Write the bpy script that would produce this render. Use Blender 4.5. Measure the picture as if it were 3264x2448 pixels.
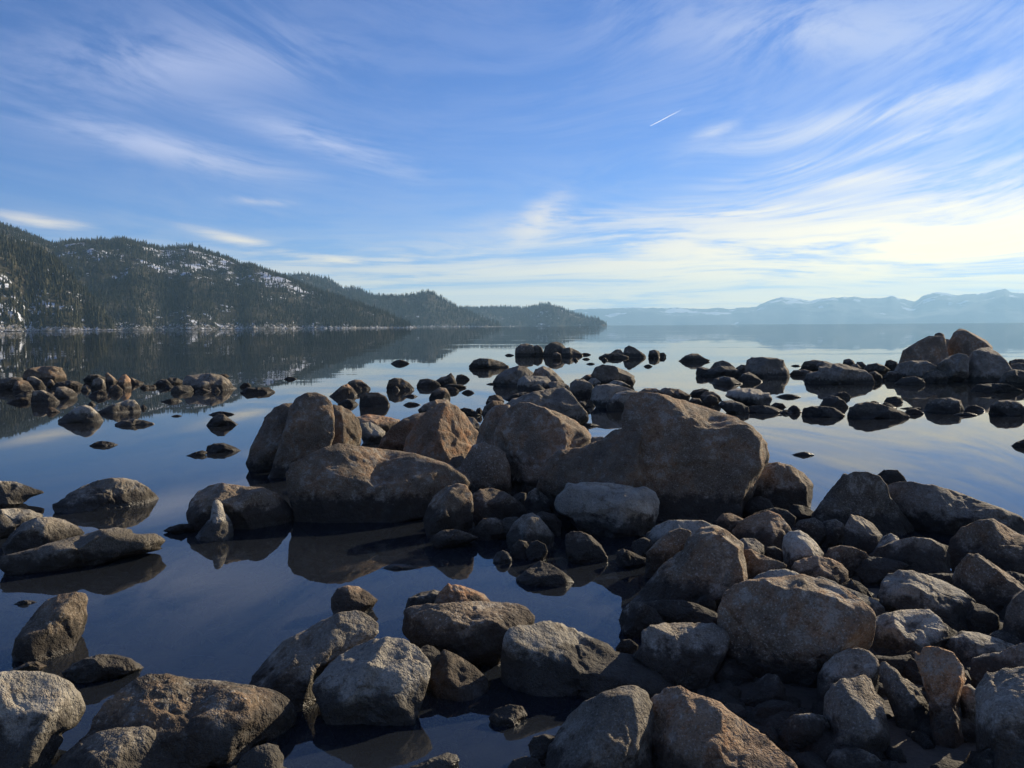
import bpy, bmesh, math, re
import numpy as np
from mathutils import Vector, Matrix

for o in list(bpy.data.objects):
    bpy.data.objects.remove(o, do_unlink=True)
scene = bpy.context.scene
COL = scene.collection
RAD = math.radians

# ------------------------------------------------------------------ camera
# measures are taken on the 3264 x 2448 photograph
PW, PH, FPX = 3264.0, 2448.0, 2800.0
CAM = np.array([0.0, 0.0, 2.0])
PITCH = math.atan((PH / 2 - 1039.0) / FPX)
ROLL = RAD(0.40)
fwd = np.array([0, math.cos(PITCH), -math.sin(PITCH)])
up0 = np.array([0, math.sin(PITCH), math.cos(PITCH)])
rt0 = np.array([1.0, 0, 0])
CUP = up0 * math.cos(ROLL) + rt0 * math.sin(ROLL)
CRT = rt0 * math.cos(ROLL) - up0 * math.sin(ROLL)

cam_data = bpy.data.cameras.new("camera")
cam = bpy.data.objects.new("camera", cam_data)
COL.objects.link(cam)
cam_data.sensor_fit = 'HORIZONTAL'
cam_data.sensor_width = 36.0
cam_data.lens = 36.0 * FPX / PW
cam_data.clip_start = 0.05
cam_data.clip_end = 120000.0
m = Matrix.Identity(4)
for i in range(3):
    m[i][0], m[i][1], m[i][2], m[i][3] = CRT[i], CUP[i], -fwd[i], CAM[i]
cam.matrix_world = m
scene.camera = cam


def ray(px, py):
    """unit direction from the camera through a pixel of the photograph"""
    d = fwd * FPX + CRT * (px - PW / 2) - CUP * (py - PH / 2)
    return d / np.linalg.norm(d)


def azel(px, py):
    d = ray(px, py)
    return math.atan2(d[0], d[1]), math.asin(d[2])


# ------------------------------------------------------------------ light and sky
SUN_AZ, SUN_EL = RAD(48.0), RAD(21.0)       # azimuth right of the view, elevation
SUN_DIR = Vector((math.sin(SUN_AZ) * math.cos(SUN_EL), math.cos(SUN_AZ) * math.cos(SUN_EL), math.sin(SUN_EL)))
sun_data = bpy.data.lights.new("sun", 'SUN')
sun_data.energy = 5.0
sun_data.angle = RAD(0.55)
sun_data.color = (1.0, 0.86, 0.64)
sun = bpy.data.objects.new("sun", sun_data)
COL.objects.link(sun)
sun.rotation_euler = (-SUN_DIR).to_track_quat('-Z', 'Y').to_euler()

scene.view_settings.view_transform = 'Standard'
scene.view_settings.look = 'None'
scene.view_settings.gamma = 1.0
scene.view_settings.use_curve_mapping = False
scene.view_settings.exposure = 0.8
scene.cycles.max_bounces = 4
scene.cycles.diffuse_bounces = 2
scene.cycles.glossy_bounces = 2
scene.cycles.caustics_reflective = False
scene.cycles.caustics_refractive = False
scene.cycles.transparent_max_bounces = 8
scene.cycles.volume_bounces = 0
scene.cycles.use_denoising = True


class Nodes:
    """small helper to write node trees"""
    def __init__(s, tree):
        s.t = tree
        tree.nodes.clear()

    def new(s, kind, **kw):
        n = s.t.nodes.new(kind)
        for k, v in kw.items():
            setattr(n, k, v)
        return n

    def put(s, sock, v):
        if hasattr(v, 'is_output') or hasattr(v, 'links'):
            s.t.links.new(v, sock)
        elif v is not None:
            sock.default_value = v

    def m(s, op, a, b=None, c=None, clamp=False):
        n = s.new('ShaderNodeMath', operation=op, use_clamp=clamp)
        for i, v in enumerate((a, b, c)):
            if v is not None:
                s.put(n.inputs[i], v)
        return n.outputs[0]

    def vm(s, op, a, b=None):
        n = s.new('ShaderNodeVectorMath', operation=op)
        s.put(n.inputs[0], a)
        if b is not None:
            s.put(n.inputs[3 if op == 'SCALE' else 1], b)
        return n.outputs['Value' if op in ('DOT_PRODUCT', 'LENGTH') else 'Vector']

    def comb(s, x, y, z):
        n = s.new('ShaderNodeCombineXYZ')
        for i, v in enumerate((x, y, z)):
            s.put(n.inputs[i], v)
        return n.outputs[0]

    def sep(s, v):
        n = s.new('ShaderNodeSeparateXYZ')
        s.put(n.inputs[0], v)
        return n.outputs

    def noise(s, vec, scale, detail=4.0, rough=0.55, dist=0.0, out='Fac'):
        n = s.new('ShaderNodeTexNoise')
        s.put(n.inputs['Vector'], vec)
        n.inputs['Scale'].default_value = scale
        n.inputs['Detail'].default_value = detail
        n.inputs['Roughness'].default_value = rough
        n.inputs['Distortion'].default_value = dist
        return n.outputs[out]

    def ramp(s, fac, stops):
        n = s.new('ShaderNodeValToRGB')
        s.put(n.inputs[0], fac)
        e = n.color_ramp.elements
        while len(e) < len(stops):
            e.new(0.5)
        for i, (p, c) in enumerate(stops):
            e[i].position = p
            e[i].color = (c, c, c, 1) if isinstance(c, (int, float)) else tuple(c) + (1,)
        return n.outputs[0]

    def smooth(s, v, lo, hi, a=0.0, b=1.0):
        n = s.new('ShaderNodeMapRange', interpolation_type='SMOOTHSTEP')
        s.put(n.inputs[0], v)
        for i, x in enumerate((lo, hi, a, b)):
            s.put(n.inputs[i + 1], x)
        return n.outputs[0]

    def mix(s, fac, a, b, blend='MIX'):
        n = s.new('ShaderNodeMix', data_type='RGBA', blend_type=blend)
        s.put(n.inputs[0], fac)
        for i, v in ((6, a), (7, b)):
            s.put(n.inputs[i], tuple(v) + (1,) if isinstance(v, tuple) and len(v) == 3 else v)
        return n.outputs[2]


world = bpy.data.worlds.new("World")
scene.world = world
world.use_nodes = True
world.cycles.sampling_method = 'MANUAL'
world.cycles.sample_map_resolution = 256
N = Nodes(world.node_tree)
sky = N.new('ShaderNodeTexSky', sky_type='NISHITA', sun_disc=False)
sky.sun_elevation = SUN_EL
sky.sun_rotation = SUN_AZ
sky.altitude = 1900.0
sky.air_density = 1.0
sky.dust_density = 0.6
sky.ozone_density = 2.0
SKY_STRENGTH = 0.058
d = N.new('ShaderNodeTexCoord').outputs['Generated']
dx, dy, dz = N.sep(d)
az = N.m('ARCTAN2', dx, dy)
el = N.m('ARCSINE', N.m('MAXIMUM', dz, 0.0))
# streaks of cirrus fan out: they slope down towards the middle and flatten near the horizon
fan = N.m('SQRT', N.m('ADD', N.m('POWER', N.m('SUBTRACT', az, -0.02), 2.0), 0.01))
fan = N.m('MULTIPLY', fan, N.m('MULTIPLY', 0.27, N.smooth(el, 0.02, 0.38)))
tt = N.m('SUBTRACT', el, fan)
# seen in perspective the sheets crowd together towards the horizon
tq = N.m('LOGARITHM', N.m('ADD', N.m('MAXIMUM', tt, 0.0), 0.055), math.e)
p0 = N.comb(az, N.m('MULTIPLY', tq, 0.26), 0.0)
warp = N.vm('SCALE', N.vm('SUBTRACT', N.noise(N.vm('MULTIPLY', p0, (3.0, 9.0, 1.0)), 1.0, 1, 0.5, out='Color'), (0.5, 0.5, 0.5)), 1.0)
p1 = N.vm('ADD', N.vm('MULTIPLY', p0, (4.6, 24.0, 1.0)), N.vm('MULTIPLY', warp, (1.6, 2.4, 0.0)))
streak = N.noise(p1, 1.0, 4, 0.60)
p2 = N.vm('ADD', N.vm('MULTIPLY', p0, (11.0, 95.0, 1.0)), N.vm('MULTIPLY', warp, (4.5, 9.0, 0.0)))
fine = N.noise(p2, 1.0, 5, 0.70)
tex = N.m('ADD', N.m('MULTIPLY', streak, 0.58), N.m('MULTIPLY', fine, 0.42))


def blob(x0, y0, x1, y1, w, s):
    """a long cirrus band between two points of the sky (display pixels), w its half width"""
    k = PW / 2212.0
    a0, e0 = azel(x0 * k, y0 * k)
    a1, e1 = azel(x1 * k, y1 * k)
    ca, ce = (a0 + a1) / 2, (e0 + e1) / 2
    L = math.hypot(a1 - a0, e1 - e0) / 2
    c, sn = (a1 - a0) / 2 / L, (e1 - e0) / 2 / L
    W = w * k / FPX
    mp = N.new('ShaderNodeMapping', vector_type='TEXTURE')
    N.put(mp.inputs['Vector'], wob)
    mp.inputs['Location'].default_value = (ca, ce, 0)
    mp.inputs['Rotation'].default_value = (0, 0, math.atan2(sn, c))
    mp.inputs['Scale'].default_value = (L * 1.15, W * 1.5, 1)
    gd = N.new('ShaderNodeTexGradient', gradient_type='QUADRATIC_SPHERE')
    N.put(gd.inputs[0], mp.outputs[0])
    return N.m('MULTIPLY', gd.outputs['Fac'], s * 1.25)


wob = N.vm('ADD', N.comb(az, el, 0.0), N.vm('MULTIPLY', warp, (0.05, 0.022, 0.0)))
bands = None
for b in ((1400, 350, 2400, 110, 34, .85), (1780, 345, 2230, 215, 26, .8), (1470, 305, 1620, 255, 12, .6),
          (1480, 400, 2010, 285, 24, .60), (1640, 405, 2060, 360, 22, .80), (1250, 480, 2050, 415, 15, .60),
          (1080, 540, 1260, 400, 38, .75), (1800, 560, 2500, 495, 22, 1.0),
          (900, 500, 1500, 440, 22, .4), (-100, 215, 740, 400, 34, .75), (380, 200, 1000, 400, 34, .60),
          (480, 545, 980, 568, 10, .95), (340, 475, 690, 555, 11, .80), (-80, 458, 220, 496, 14, 1.0),
          (460, 430, 660, 440, 8, .6), (-200, 150, 900, 90, 80, .36), (1200, 50, 2400, 50, 60, .20)):
    v = blob(*b)
    bands = v if bands is None else N.m('ADD', bands, v)
# sheets of thicker cirrus lie low over the far shore, more of them towards the sun
lowsheet = N.m('MULTIPLY', N.smooth(N.m('SUBTRACT', el, N.m('MULTIPLY', N.smooth(az, -0.25, 0.55), 0.085)), 0.11, 0.0), 1.35)
veil = N.m('ADD', 0.06, N.smooth(az, -0.1, 0.7, 0.0, 0.10))
amt = N.m('MULTIPLY', N.m('ADD', bands, veil), N.smooth(tex, 0.38, 0.62, 0.04, 1.8))
amt = N.m('ADD', N.m('MULTIPLY', amt, 1.0), N.m('MULTIPLY', lowsheet, N.smooth(tex, 0.38, 0.60, 0.12, 1.25)))
amt = N.m('SUBTRACT', 1.0, N.m('EXPONENT', N.m('MULTIPLY', amt, -1.25)))
# thin ice cloud: scatters forwards, so it is brighter and warmer towards the sun
cs = N.vm('DOT_PRODUCT', d, tuple(SUN_DIR))
glow = N.smooth(cs, 0.62, 1.05)
cloud_col = N.mix(glow, (0.56, 0.62, 0.90), (1.02, 1.02, 1.0))
low = N.smooth(el, 0.20, 0.02)
cloud_col = N.mix(low, cloud_col, N.mix(glow, (1.70, 1.36, 0.74), (2.7, 2.05, 0.78)))
cloud_col = N.vm('SCALE', cloud_col, 0.57 / SKY_STRENGTH)
tint = N.vm('MULTIPLY', sky.outputs[0], (0.37, 0.67, 1.25))
bg = N.new('ShaderNodeBackground')
N.put(bg.inputs[0], N.mix(amt, tint, cloud_col))
bg.inputs[1].default_value = SKY_STRENGTH
out = N.new('ShaderNodeOutputWorld')
N.t.links.new(bg.outputs[0], out.inputs[0])

# ------------------------------------------------------------------ helpers
PRIMES = np.array([374761393, 668265263, 2147483647 - 18], dtype=np.int64)


def _hash(ix, iy, iz, seed):
    h = (ix * 374761393 + iy * 668265263 + iz * 1274126177 + seed * 974711) & 0xFFFFFFFF
    h = ((h ^ (h >> 13)) * 1103515245) & 0xFFFFFFFF
    h = ((h ^ (h >> 16)) * 2246822519) & 0xFFFFFFFF
    return ((h ^ (h >> 15)) & 0xFFFFFF) / float(0xFFFFFF) * 2 - 1


def vnoise(p, seed=0):
    """smooth value noise in -1..1 for an N x 3 array"""
    i = np.floor(p).astype(np.int64)
    f = p - i
    f = f * f * f * (f * (f * 6 - 15) + 10)
    r = 0
    for a in (0, 1):
        wx = f[:, 0] if a else 1 - f[:, 0]
        for b in (0, 1):
            wy = f[:, 1] if b else 1 - f[:, 1]
            for c in (0, 1):
                wz = f[:, 2] if c else 1 - f[:, 2]
                r = r + wx * wy * wz * _hash(i[:, 0] + a, i[:, 1] + b, i[:, 2] + c, seed)
    return r


def fbm(p, octaves=4, seed=0, gain=0.5, ridged=False):
    s, a, t = 0.0, 1.0, 0.0
    for k in range(octaves):
        v = vnoise(p * (2.03 ** k) + 17.3 * k, seed + 31 * k)
        if ridged:
            v = 1 - 2 * np.abs(v)
        s = s + a * v
        t += a
        a *= gain
    return s / t


def mesh_from(name, verts, faces, smooth=True):
    verts = np.asarray(verts, dtype=np.float32)
    faces = np.asarray(faces, dtype=np.int32)
    me = bpy.data.meshes.new(name)
    n, k = faces.shape
    me.vertices.add(len(verts))
    me.vertices.foreach_set('co', verts.ravel())
    me.loops.add(n * k)
    me.loops.foreach_set('vertex_index', faces.ravel())
    me.polygons.add(n)
    me.polygons.foreach_set('loop_start', np.arange(0, n * k, k, dtype=np.int32))
    me.update(calc_edges=True)
    me.polygons.foreach_set('use_smooth', np.full(n, smooth, dtype=bool))
    me.validate()
    return me


def link(name, me, mat, loc=(0, 0, 0), **props):
    o = bpy.data.objects.new(name, me)
    COL.objects.link(o)
    o.location = loc
    if mat is not None:
        me.materials.append(mat)
    for k, v in props.items():
        o[k] = v
    return o


def material(name):
    mt = bpy.data.materials.new(name)
    mt.use_nodes = True
    return mt, Nodes(mt.node_tree)
HAZE = 8.6e-5
# ------------------------------------------------------------------ materials of the setting
def finish(nd, shader, disp=None):
    o = nd.new('ShaderNodeOutputMaterial')
    nd.t.links.new(shader, o.inputs['Surface'])


# calm clear lake: mirror by Fresnel over a dim view of the bed
MAT_WATER, W = material("lake_water")
pos = W.new('ShaderNodeNewGeometry').outputs['Position']
wx, wy, wz = W.sep(pos)
dist = W.vm('LENGTH', pos)
n1 = W.noise(W.vm('MULTIPLY', pos, (0.55, 1.5, 1.0)), 1.0, 3, 0.55, out='Color')
n2 = W.noise(W.vm('MULTIPLY', pos, (0.05, 0.24, 1.0)), 1.0, 3, 0.55, out='Color')
patch = W.noise(W.vm('MULTIPLY', pos, (0.010, 0.05, 1.0)), 1.0, 3, 0.6)
amp = W.m('ADD', W.smooth(dist, 3.0, 30.0, 0.0006, 0.0030), W.m('MULTIPLY', W.smooth(patch, 0.46, 0.66), W.smooth(dist, 14.0, 60.0, 0.0, 0.032)))
amp = W.m('ADD', amp, W.smooth(dist, 60.0, 900.0, 0.0, 0.020))
nn = W.vm('ADD', W.vm('SUBTRACT', n1, (0.5, 0.5, 0.5)), W.vm('SUBTRACT', n2, (0.5, 0.5, 0.5)))
nn = W.vm('MULTIPLY', W.vm('SCALE', nn, amp), (0.6, 1.0, 0.0))
nrm = W.vm('NORMALIZE', W.vm('ADD', nn, (0.0, 0.0, 1.0)))
fr = W.new('ShaderNodeFresnel')
fr.inputs['IOR'].default_value = 1.5
W.put(fr.inputs['Normal'], nrm)
gl = W.new('ShaderNodeBsdfGlossy')
gl.inputs['Roughness'].default_value = 0.01
W.put(gl.inputs['Normal'], nrm)
tr = W.new('ShaderNodeBsdfTransparent')
tr.inputs[0].default_value = (0.66, 0.70, 0.66, 1)
df = W.new('ShaderNodeBsdfDiffuse')
df.inputs[0].default_value = (0.042, 0.050, 0.064, 1)
body = W.new('ShaderNodeMixShader')
body.inputs[0].default_value = 0.30
W.t.links.new(tr.outputs[0], body.inputs[1])
W.t.links.new(df.outputs[0], body.inputs[2])
ws = W.new('ShaderNodeMixShader')
W.put(ws.inputs[0], fr.outputs[0])
W.t.links.new(body.outputs[0], ws.inputs[1])
W.t.links.new(gl.outputs[0], ws.inputs[2])
finish(W, ws.outputs[0])

MAT_BED, B = material("lake_bed_sediment")
pos = B.new('ShaderNodeNewGeometry').outputs['Position']
c = B.mix(B.noise(pos, 1.3, 5, 0.6), (0.035, 0.029, 0.022), (0.125, 0.096, 0.070))
c = B.mix(B.ramp(B.noise(pos, 9.0, 4, 0.6), [(0.35, 0.0), (0.7, 1.0)]), c, B.mix(0.5, c, (0.02, 0.02, 0.018)))
bs = B.new('ShaderNodeBsdfPrincipled')
B.put(bs.inputs['Base Color'], c)
bs.inputs['Roughness'].default_value = 0.9
bp = B.new('ShaderNodeBump')
bp.inputs['Strength'].default_value = 0.6
bp.inputs['Distance'].default_value = 0.05
B.put(bp.inputs['Height'], B.noise(pos, 14.0, 5, 0.6))
B.t.links.new(bp.outputs[0], bs.inputs['Normal'])
finish(B, bs.outputs[0])


def hill_material(name, ground_a, ground_b, snow=(0.62, 0.65, 0.70), grain=0.055):
    mt, H = material(name)
    at = H.new('ShaderNodeAttribute', attribute_name='snow')
    pos = H.new('ShaderNodeNewGeometry').outputs['Position']
    g = H.mix(H.smooth(H.noise(pos, 0.11, 4, 0.7), 0.35, 0.65), ground_a, ground_b)
    br = H.noise(pos, grain, 5, 0.68)
    f = H.smooth(H.m('ADD', at.outputs['Fac'], H.m('MULTIPLY', H.m('SUBTRACT', br, 0.5), 1.9)), 0.46, 0.58)
    b = H.new('ShaderNodeBsdfPrincipled')
    H.put(b.inputs['Base Color'], H.mix(f, g, snow))
    b.inputs['Roughness'].default_value = 0.95
    b.inputs['Specular IOR Level'].default_value = 0.1
    finish(H, b.outputs[0])
    return mt


MAT_HILL = hill_material("wooded_hill_ground", (0.030, 0.030, 0.018), (0.075, 0.062, 0.040))
MAT_FAR = hill_material("far_mountain_ground", (0.02, 0.028, 0.035), (0.05, 0.06, 0.07), grain=0.0022)


def conifer_material(name, a, b):
    mt, H = material(name)
    at = H.new('ShaderNodeAttribute', attribute_name='tone')
    bs = H.new('ShaderNodeBsdfPrincipled')
    H.put(bs.inputs['Base Color'], H.mix(at.outputs['Fac'], a, b))
    bs.inputs['Roughness'].default_value = 0.9
    bs.inputs['Specular IOR Level'].default_value = 0.1
    finish(H, bs.outputs[0])
    return mt


MAT_CONIFER = conifer_material("conifer_needles", (0.016, 0.022, 0.015), (0.070, 0.064, 0.032))

# ------------------------------------------------------------------ water and bed
def disc(radius, z, n=96):
    v = [(0, 0, z)]
    f = []
    rings = [3, 8, 20, 60, 200, 800, 3000, radius]
    for r in rings:
        for k in range(n):
            a = 2 * math.pi * k / n
            v.append((r * math.cos(a), r * math.sin(a), z))
    tris = [(0, 1 + k, 1 + (k + 1) % n) for k in range(n)]
    for j in range(len(rings) - 1):
        for k in range(n):
            a, b = 1 + j * n + k, 1 + j * n + (k + 1) % n
            tris += [(a, a + n, b + n), (a, b + n, b)]
    return v, tris


v, f = disc(17400.0, 0.0)
link("lake_water", mesh_from("lake_water", v, f), MAT_WATER, kind="structure")

gx, gy = np.meshgrid(np.concatenate([np.linspace(-14, 14, 141), ]), np.concatenate([np.linspace(0, 30, 151)]))
P = np.stack([gx.ravel(), gy.ravel(), np.zeros(gx.size)], 1)
sg = lambda v: 1 / (1 + np.exp(-v))
bank = sg((P[:, 0] - 0.58 - 0.26 * np.maximum(P[:, 1] - 4.5, 0)) * 7.0) * sg((8.2 - P[:, 1]) * 3.0)
zz = (-0.42 - 0.035 * P[:, 1]) * (1 - bank) + 0.025 * bank + (0.10 - 0.05 * bank) * fbm(P * 0.9, 4, 5)
P[:, 2] = zz
ny, nx = gx.shape
idx = np.arange(nx * ny).reshape(ny, nx)
Q = np.stack([idx[:-1, :-1], idx[:-1, 1:], idx[1:, 1:], idx[1:, :-1]], -1).reshape(-1, 4)
link("lake_bed", mesh_from("lake_bed", P, Q), MAT_BED, kind="structure")
v, f = disc(17300.0, -2.2, 48)
link("deep_lake_bed", mesh_from("deep_lake_bed", v, f), MAT_BED, kind="structure")

# ------------------------------------------------------------------ hills
def tile_pts(txt, ox, oy, s=2212 / 1088.0):
    return [(ox + float(a) / s, oy + float(b) / s) for a, b in (q.split(',') for q in txt.split())]


def interp_profile(pts):
    """ridge line given by pixels -> arrays of azimuth and tangent of elevation"""
    A, T = [], []
    for x, y in pts:
        dd = ray(x, y)
        A.append(math.atan2(dd[0], dd[1]))
        T.append(dd[2] / math.hypot(dd[0], dd[1]))
    return np.array(A), np.array(T)


def hill(name, ridge, d_shore, d_ridge, d_back, na, nd, seed, relief, snowiness, mat, power=1.0, snow_low=-9, wig=0.0, tree_h=0.0, ridge_noise=0.0):
    """terrain patch in plan-polar form: rises from the shore to a ridge and falls behind it"""
    A, T = interp_profile(ridge)
    a = np.linspace(A[0], A[-1], na)
    t = np.interp(a, A, T)
    rows_t = np.concatenate([np.linspace(-0.06, 1, nd), np.linspace(1, 2, nd // 3)[1:]])
    G_a, G_t = np.meshgrid(a, rows_t)
    tw = np.clip((a - A[0]) / (A[-1] - A[0]), 0, 1)
    ds = np.interp(tw, np.linspace(0, 1, len(d_shore)), d_shore) * (1 + wig * vnoise(np.stack([a * 60, a * 0, a * 0], 1), seed + 9))
    dr = np.interp(tw, np.linspace(0, 1, len(d_ridge)), d_ridge)
    dr = np.maximum(dr, ds * 1.02)
    D = np.where(G_t <= 1, ds + (dr - ds) * G_t, dr + (G_t - 1) * (d_back))
    crag = fbm(np.stack([a * 42, a * 0 + seed, a * 0], 1), 5, seed + 12, 0.6) * ridge_noise
    zr = np.maximum((t * dr + CAM[2] - tree_h) * (1 + crag), 0.5)
    X, Y = D * np.sin(G_a), D * np.cos(G_a)
    pn = np.stack([X.ravel(), Y.ravel(), np.zeros(X.size)], 1)
    nz = fbm(pn / relief, 5, seed, 0.5, ridged=True).reshape(X.shape)
    g = np.clip(G_t, 0, 1)
    prof = g ** power
    win = np.sin(np.pi * np.clip(G_t, 0, 1)) ** 0.8
    # keep the slope below the sight line to the ridge so that the skyline stays as drawn
    Z = zr * prof + zr * 0.28 * nz * win
    lim = (zr - CAM[2]) / dr * D + CAM[2]
    Z = np.where(G_t < 1, np.minimum(Z, np.maximum(lim - 0.02 * zr, 0.3)), Z)
    Z = np.where(G_t > 1, zr * np.cos((G_t - 1) * np.pi / 2) ** 0.8, Z)
    Z = np.where(G_t < 0, G_t * 40.0, Z)
    Z = np.where((G_t >= 0) & (G_t < 0.04), np.maximum(Z, 0.5), Z)
    sn = 0.5 + 0.5 * fbm(pn / (relief * 0.45), 4, seed + 70).reshape(X.shape)
    sn2 = 0.5 + 0.5 * fbm(pn / (relief * 0.12), 3, seed + 71).reshape(X.shape)
    S = np.clip(snowiness(G_a, G_t) + 0.6 * (sn - 0.5) + 0.45 * (sn2 - 0.5), 0, 1)
    V = np.stack([X.ravel(), Y.ravel(), Z.ravel()], 1)
    rws = len(rows_t)
    idx = np.arange(rws * na).reshape(rws, na)
    F = np.stack([idx[:-1, :-1], idx[:-1, 1:], idx[1:, 1:], idx[1:, :-1]], -1).reshape(-1, 4)
    me = mesh_from(name, V, F)
    at = me.attributes.new('snow', 'FLOAT', 'POINT')
    at.data.foreach_set('value', S.ravel().astype(np.float32))
    link(name, me, mat, kind="structure")
    return dict(A=G_a, T=G_t, V=V.reshape(rws, na, 3), S=S)


def conifers(name, H, count, hmin, hmax, seed, tmax=1.03, keep=lambda s, t: np.clip(1.15 - 1.5 * s, 0.16, 1), sides=4, label="", tone=(0, 1)):
    rng = np.random.default_rng(seed)
    V, T, S = H['V'], H['T'], H['S']
    rws, na = T.shape
    r = rng.uniform(0, rws - 1.001, count * 6)
    c = rng.uniform(0, na - 1.001, count * 6)
    i, j = r.astype(int), c.astype(int)
    fr_, fc = (r - i)[:, None], (c - j)[:, None]
    p = (V[i, j] * (1 - fr_) * (1 - fc) + V[i + 1, j] * fr_ * (1 - fc) + V[i, j + 1] * (1 - fr_) * fc + V[i + 1, j + 1] * fr_ * fc)
    t = T[i, j]
    s = S[i, j]
    area = np.linalg.norm(V[i + 1, j] - V[i, j], axis=1) * np.linalg.norm(V[i, j + 1] - V[i, j], axis=1)
    clump = 0.55 + 0.9 * fbm(p / 55.0, 3, seed + 3)
    ok = (t > 0.0) & (t < tmax) & (p[:, 2] > 1.0) & (rng.random(len(p)) < keep(s, t) * np.clip(clump, 0.42, 1) * np.clip(area / np.percentile(area, 60), 0, 1))
    p, s = p[ok][:count], s[ok][:count]
    n = len(p)
    h = rng.uniform(hmin, hmax, n) * (0.6 + 0.75 * rng.random(n) ** 2)
    w = h * rng.uniform(0.12, 0.22, n)
    tn = np.clip(0.5 + 0.55 * fbm(p / 130.0, 3, seed + 8) + rng.normal(0, 0.22, n), 0, 1) * (tone[1] - tone[0]) + tone[0]
    verts, faces, tones = [], [], []
    tiers = ((0.06, 0.62, 1.0), (0.36, 0.84, 0.72), (0.64, 1.03, 0.45))
    base = 0
    for (z0, z1, k) in tiers:
        ang = rng.uniform(0, 6.28, n)[:, None] + np.arange(sides)[None] * 2 * np.pi / sides
        rr = w[:, None] * k * rng.uniform(0.65, 1.25, (n, sides))
        ring = np.stack([p[:, 0:1] + rr * np.cos(ang), p[:, 1:2] + rr * np.sin(ang), p[:, 2:3] + h[:, None] * (z0 + rng.uniform(-.04, .04, (n, sides)))], -1)
        lean = rng.normal(0, 0.02, (n, 2)) * h[:, None]
        tip = np.stack([p[:, 0] + lean[:, 0], p[:, 1] + lean[:, 1], p[:, 2] + h * z1], -1)[:, None]
        verts.append(np.concatenate([ring, tip], 1).reshape(-1, 3))
        o = base + np.arange(n)[:, None] * (sides + 1)
        k2 = np.arange(sides)[None]
        faces.append(np.stack([o + k2, o + (k2 + 1) % sides, np.broadcast_to(o + sides, (n, sides))], -1).reshape(-1, 3))
        tones.append(np.repeat(tn, sides + 1))
        base += n * (sides + 1)
    me = mesh_from(name, np.concatenate(verts), np.concatenate(faces), smooth=False)
    at = me.attributes.new('tone', 'FLOAT', 'POINT')
    at.data.foreach_set('value', np.concatenate(tones).astype(np.float32))
    link(name, me, MAT_CONIFER, kind="stuff", label=label, category="forest")


def bump01(x, c, w):
    return np.exp(-((x - c) / w) ** 2)


AZ = lambda px: azel(px, 1000)[0]
# far snowy range across the lake
far_ridge = tile_pts("-2400,590 -900,590 -460,584 -300,560 -200,566 0,575 100,580 220,570 330,578 480,568 520,545 600,518 660,505 720,512 830,535 900,522 1000,520 1110,508 1200,518 1280,505 1340,490 1440,502 1500,525 1560,490 1640,485 1720,488 1840,475 1940,482 2080,460 2150,472 2212,470 2500,450 2900,440 3500,460 4200,470", 2176, 700)
hill("far_mountains", far_ridge, [13800], [15600], 1200, 420, 70, 11, 1500.0, lambda a, t: 0.16 + 0.26 * t + 0 * a, MAT_FAR, 0.9, wig=0.01, ridge_noise=0.16)
# headlands, from the farthest to the nearest
cape3 = tile_pts("300,470 700,430 1050,440 1180,436 1260,440 1350,433 1450,434 1560,436 1620,425 1680,412 1720,414 1800,434 1880,462 1940,485 1990,500 2040,508 2080,525 2105,548 2125,567", 900, 760)
H3 = hill("far_headland", cape3, [3300, 3500, 3700], [4300, 4300, 3720], 600, 260, 60, 21, 260.0, lambda a, t: 0.16 + 0 * t, MAT_HILL, 0.8, wig=0.01, tree_h=14)
conifers("far_headland_forest", H3, 10000, 10, 17, 31, label="hazy blue conifer forest covering the farthest low headland", tone=(0, .6))
cape2 = tile_pts("-700,205 -300,205 -60,228 60,218 130,207 190,220 240,230 290,236 340,268 400,300 450,300 510,310 560,340 620,350 750,358 860,345 940,325 975,332 1010,360 1080,395 1150,430 1250,470 1350,510 1440,550 1500,569", 900, 760)
H2 = hill("middle_headland", cape2, [2050, 2300, 2600], [3100, 3000, 2620], 600, 300, 70, 22, 260.0, lambda a, t: 0.16 + 0 * t, MAT_HILL, 0.85, wig=0.012, tree_h=13)
conifers("middle_headland_forest", H2, 9000, 9, 15, 32, label="dark blue-green conifer forest on the middle headland", tone=(0, .6))
main = tile_pts("-1500,60 -700,70 -300,40 0,92 100,125 200,165 350,222 420,208 500,198 640,192 720,195 780,185 860,200 960,225 1050,248 1120,240 1220,228 1300,248 1400,285 1500,318 1550,350 1650,365 1750,402 1850,435 1950,482 2050,520 2200,570 2350,620 2500,668 2620,725 2700,775", 0, 660)


def snow_main(a, t):
    s = 0.22 + 0.32 * bump01(a, AZ(590), 0.060) * bump01(t, 0.66, 0.20)
    s += 0.22 * bump01(a, AZ(450), 0.045) * bump01(t, 0.86, 0.12)
    s += 0.26 * bump01(a, AZ(880), 0.055) * bump01(t, 0.60, 0.3)
    s += 0.04 * bump01(t, 0.03, 0.05) + 0.15 * bump01(a, AZ(560), 0.055) * bump01(t, 0.12, 0.09)
    s += 0.30 * bump01(a, AZ(330), 0.05) * bump01(t, 0.9, 0.1)
    return s


H1 = hill("snowy_hill", main, [1150, 1200, 1300, 1500], [2150, 2000, 1900, 1520], 500, 420, 110, 23, 300.0, snow_main, MAT_HILL, 0.9, wig=0.02, tree_h=7)
conifers("snowy_hill_forest", H1, 34000, 4, 10, 33, label="dense dark conifer forest clothing the snow-patched hill", tone=(0, .8))
spur = tile_pts("-2200,20 -1200,40 -500,60 -200,100 0,152 150,215 300,270 400,350 470,420 560,500 640,590 700,680 745,770", 0, 660)


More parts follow.
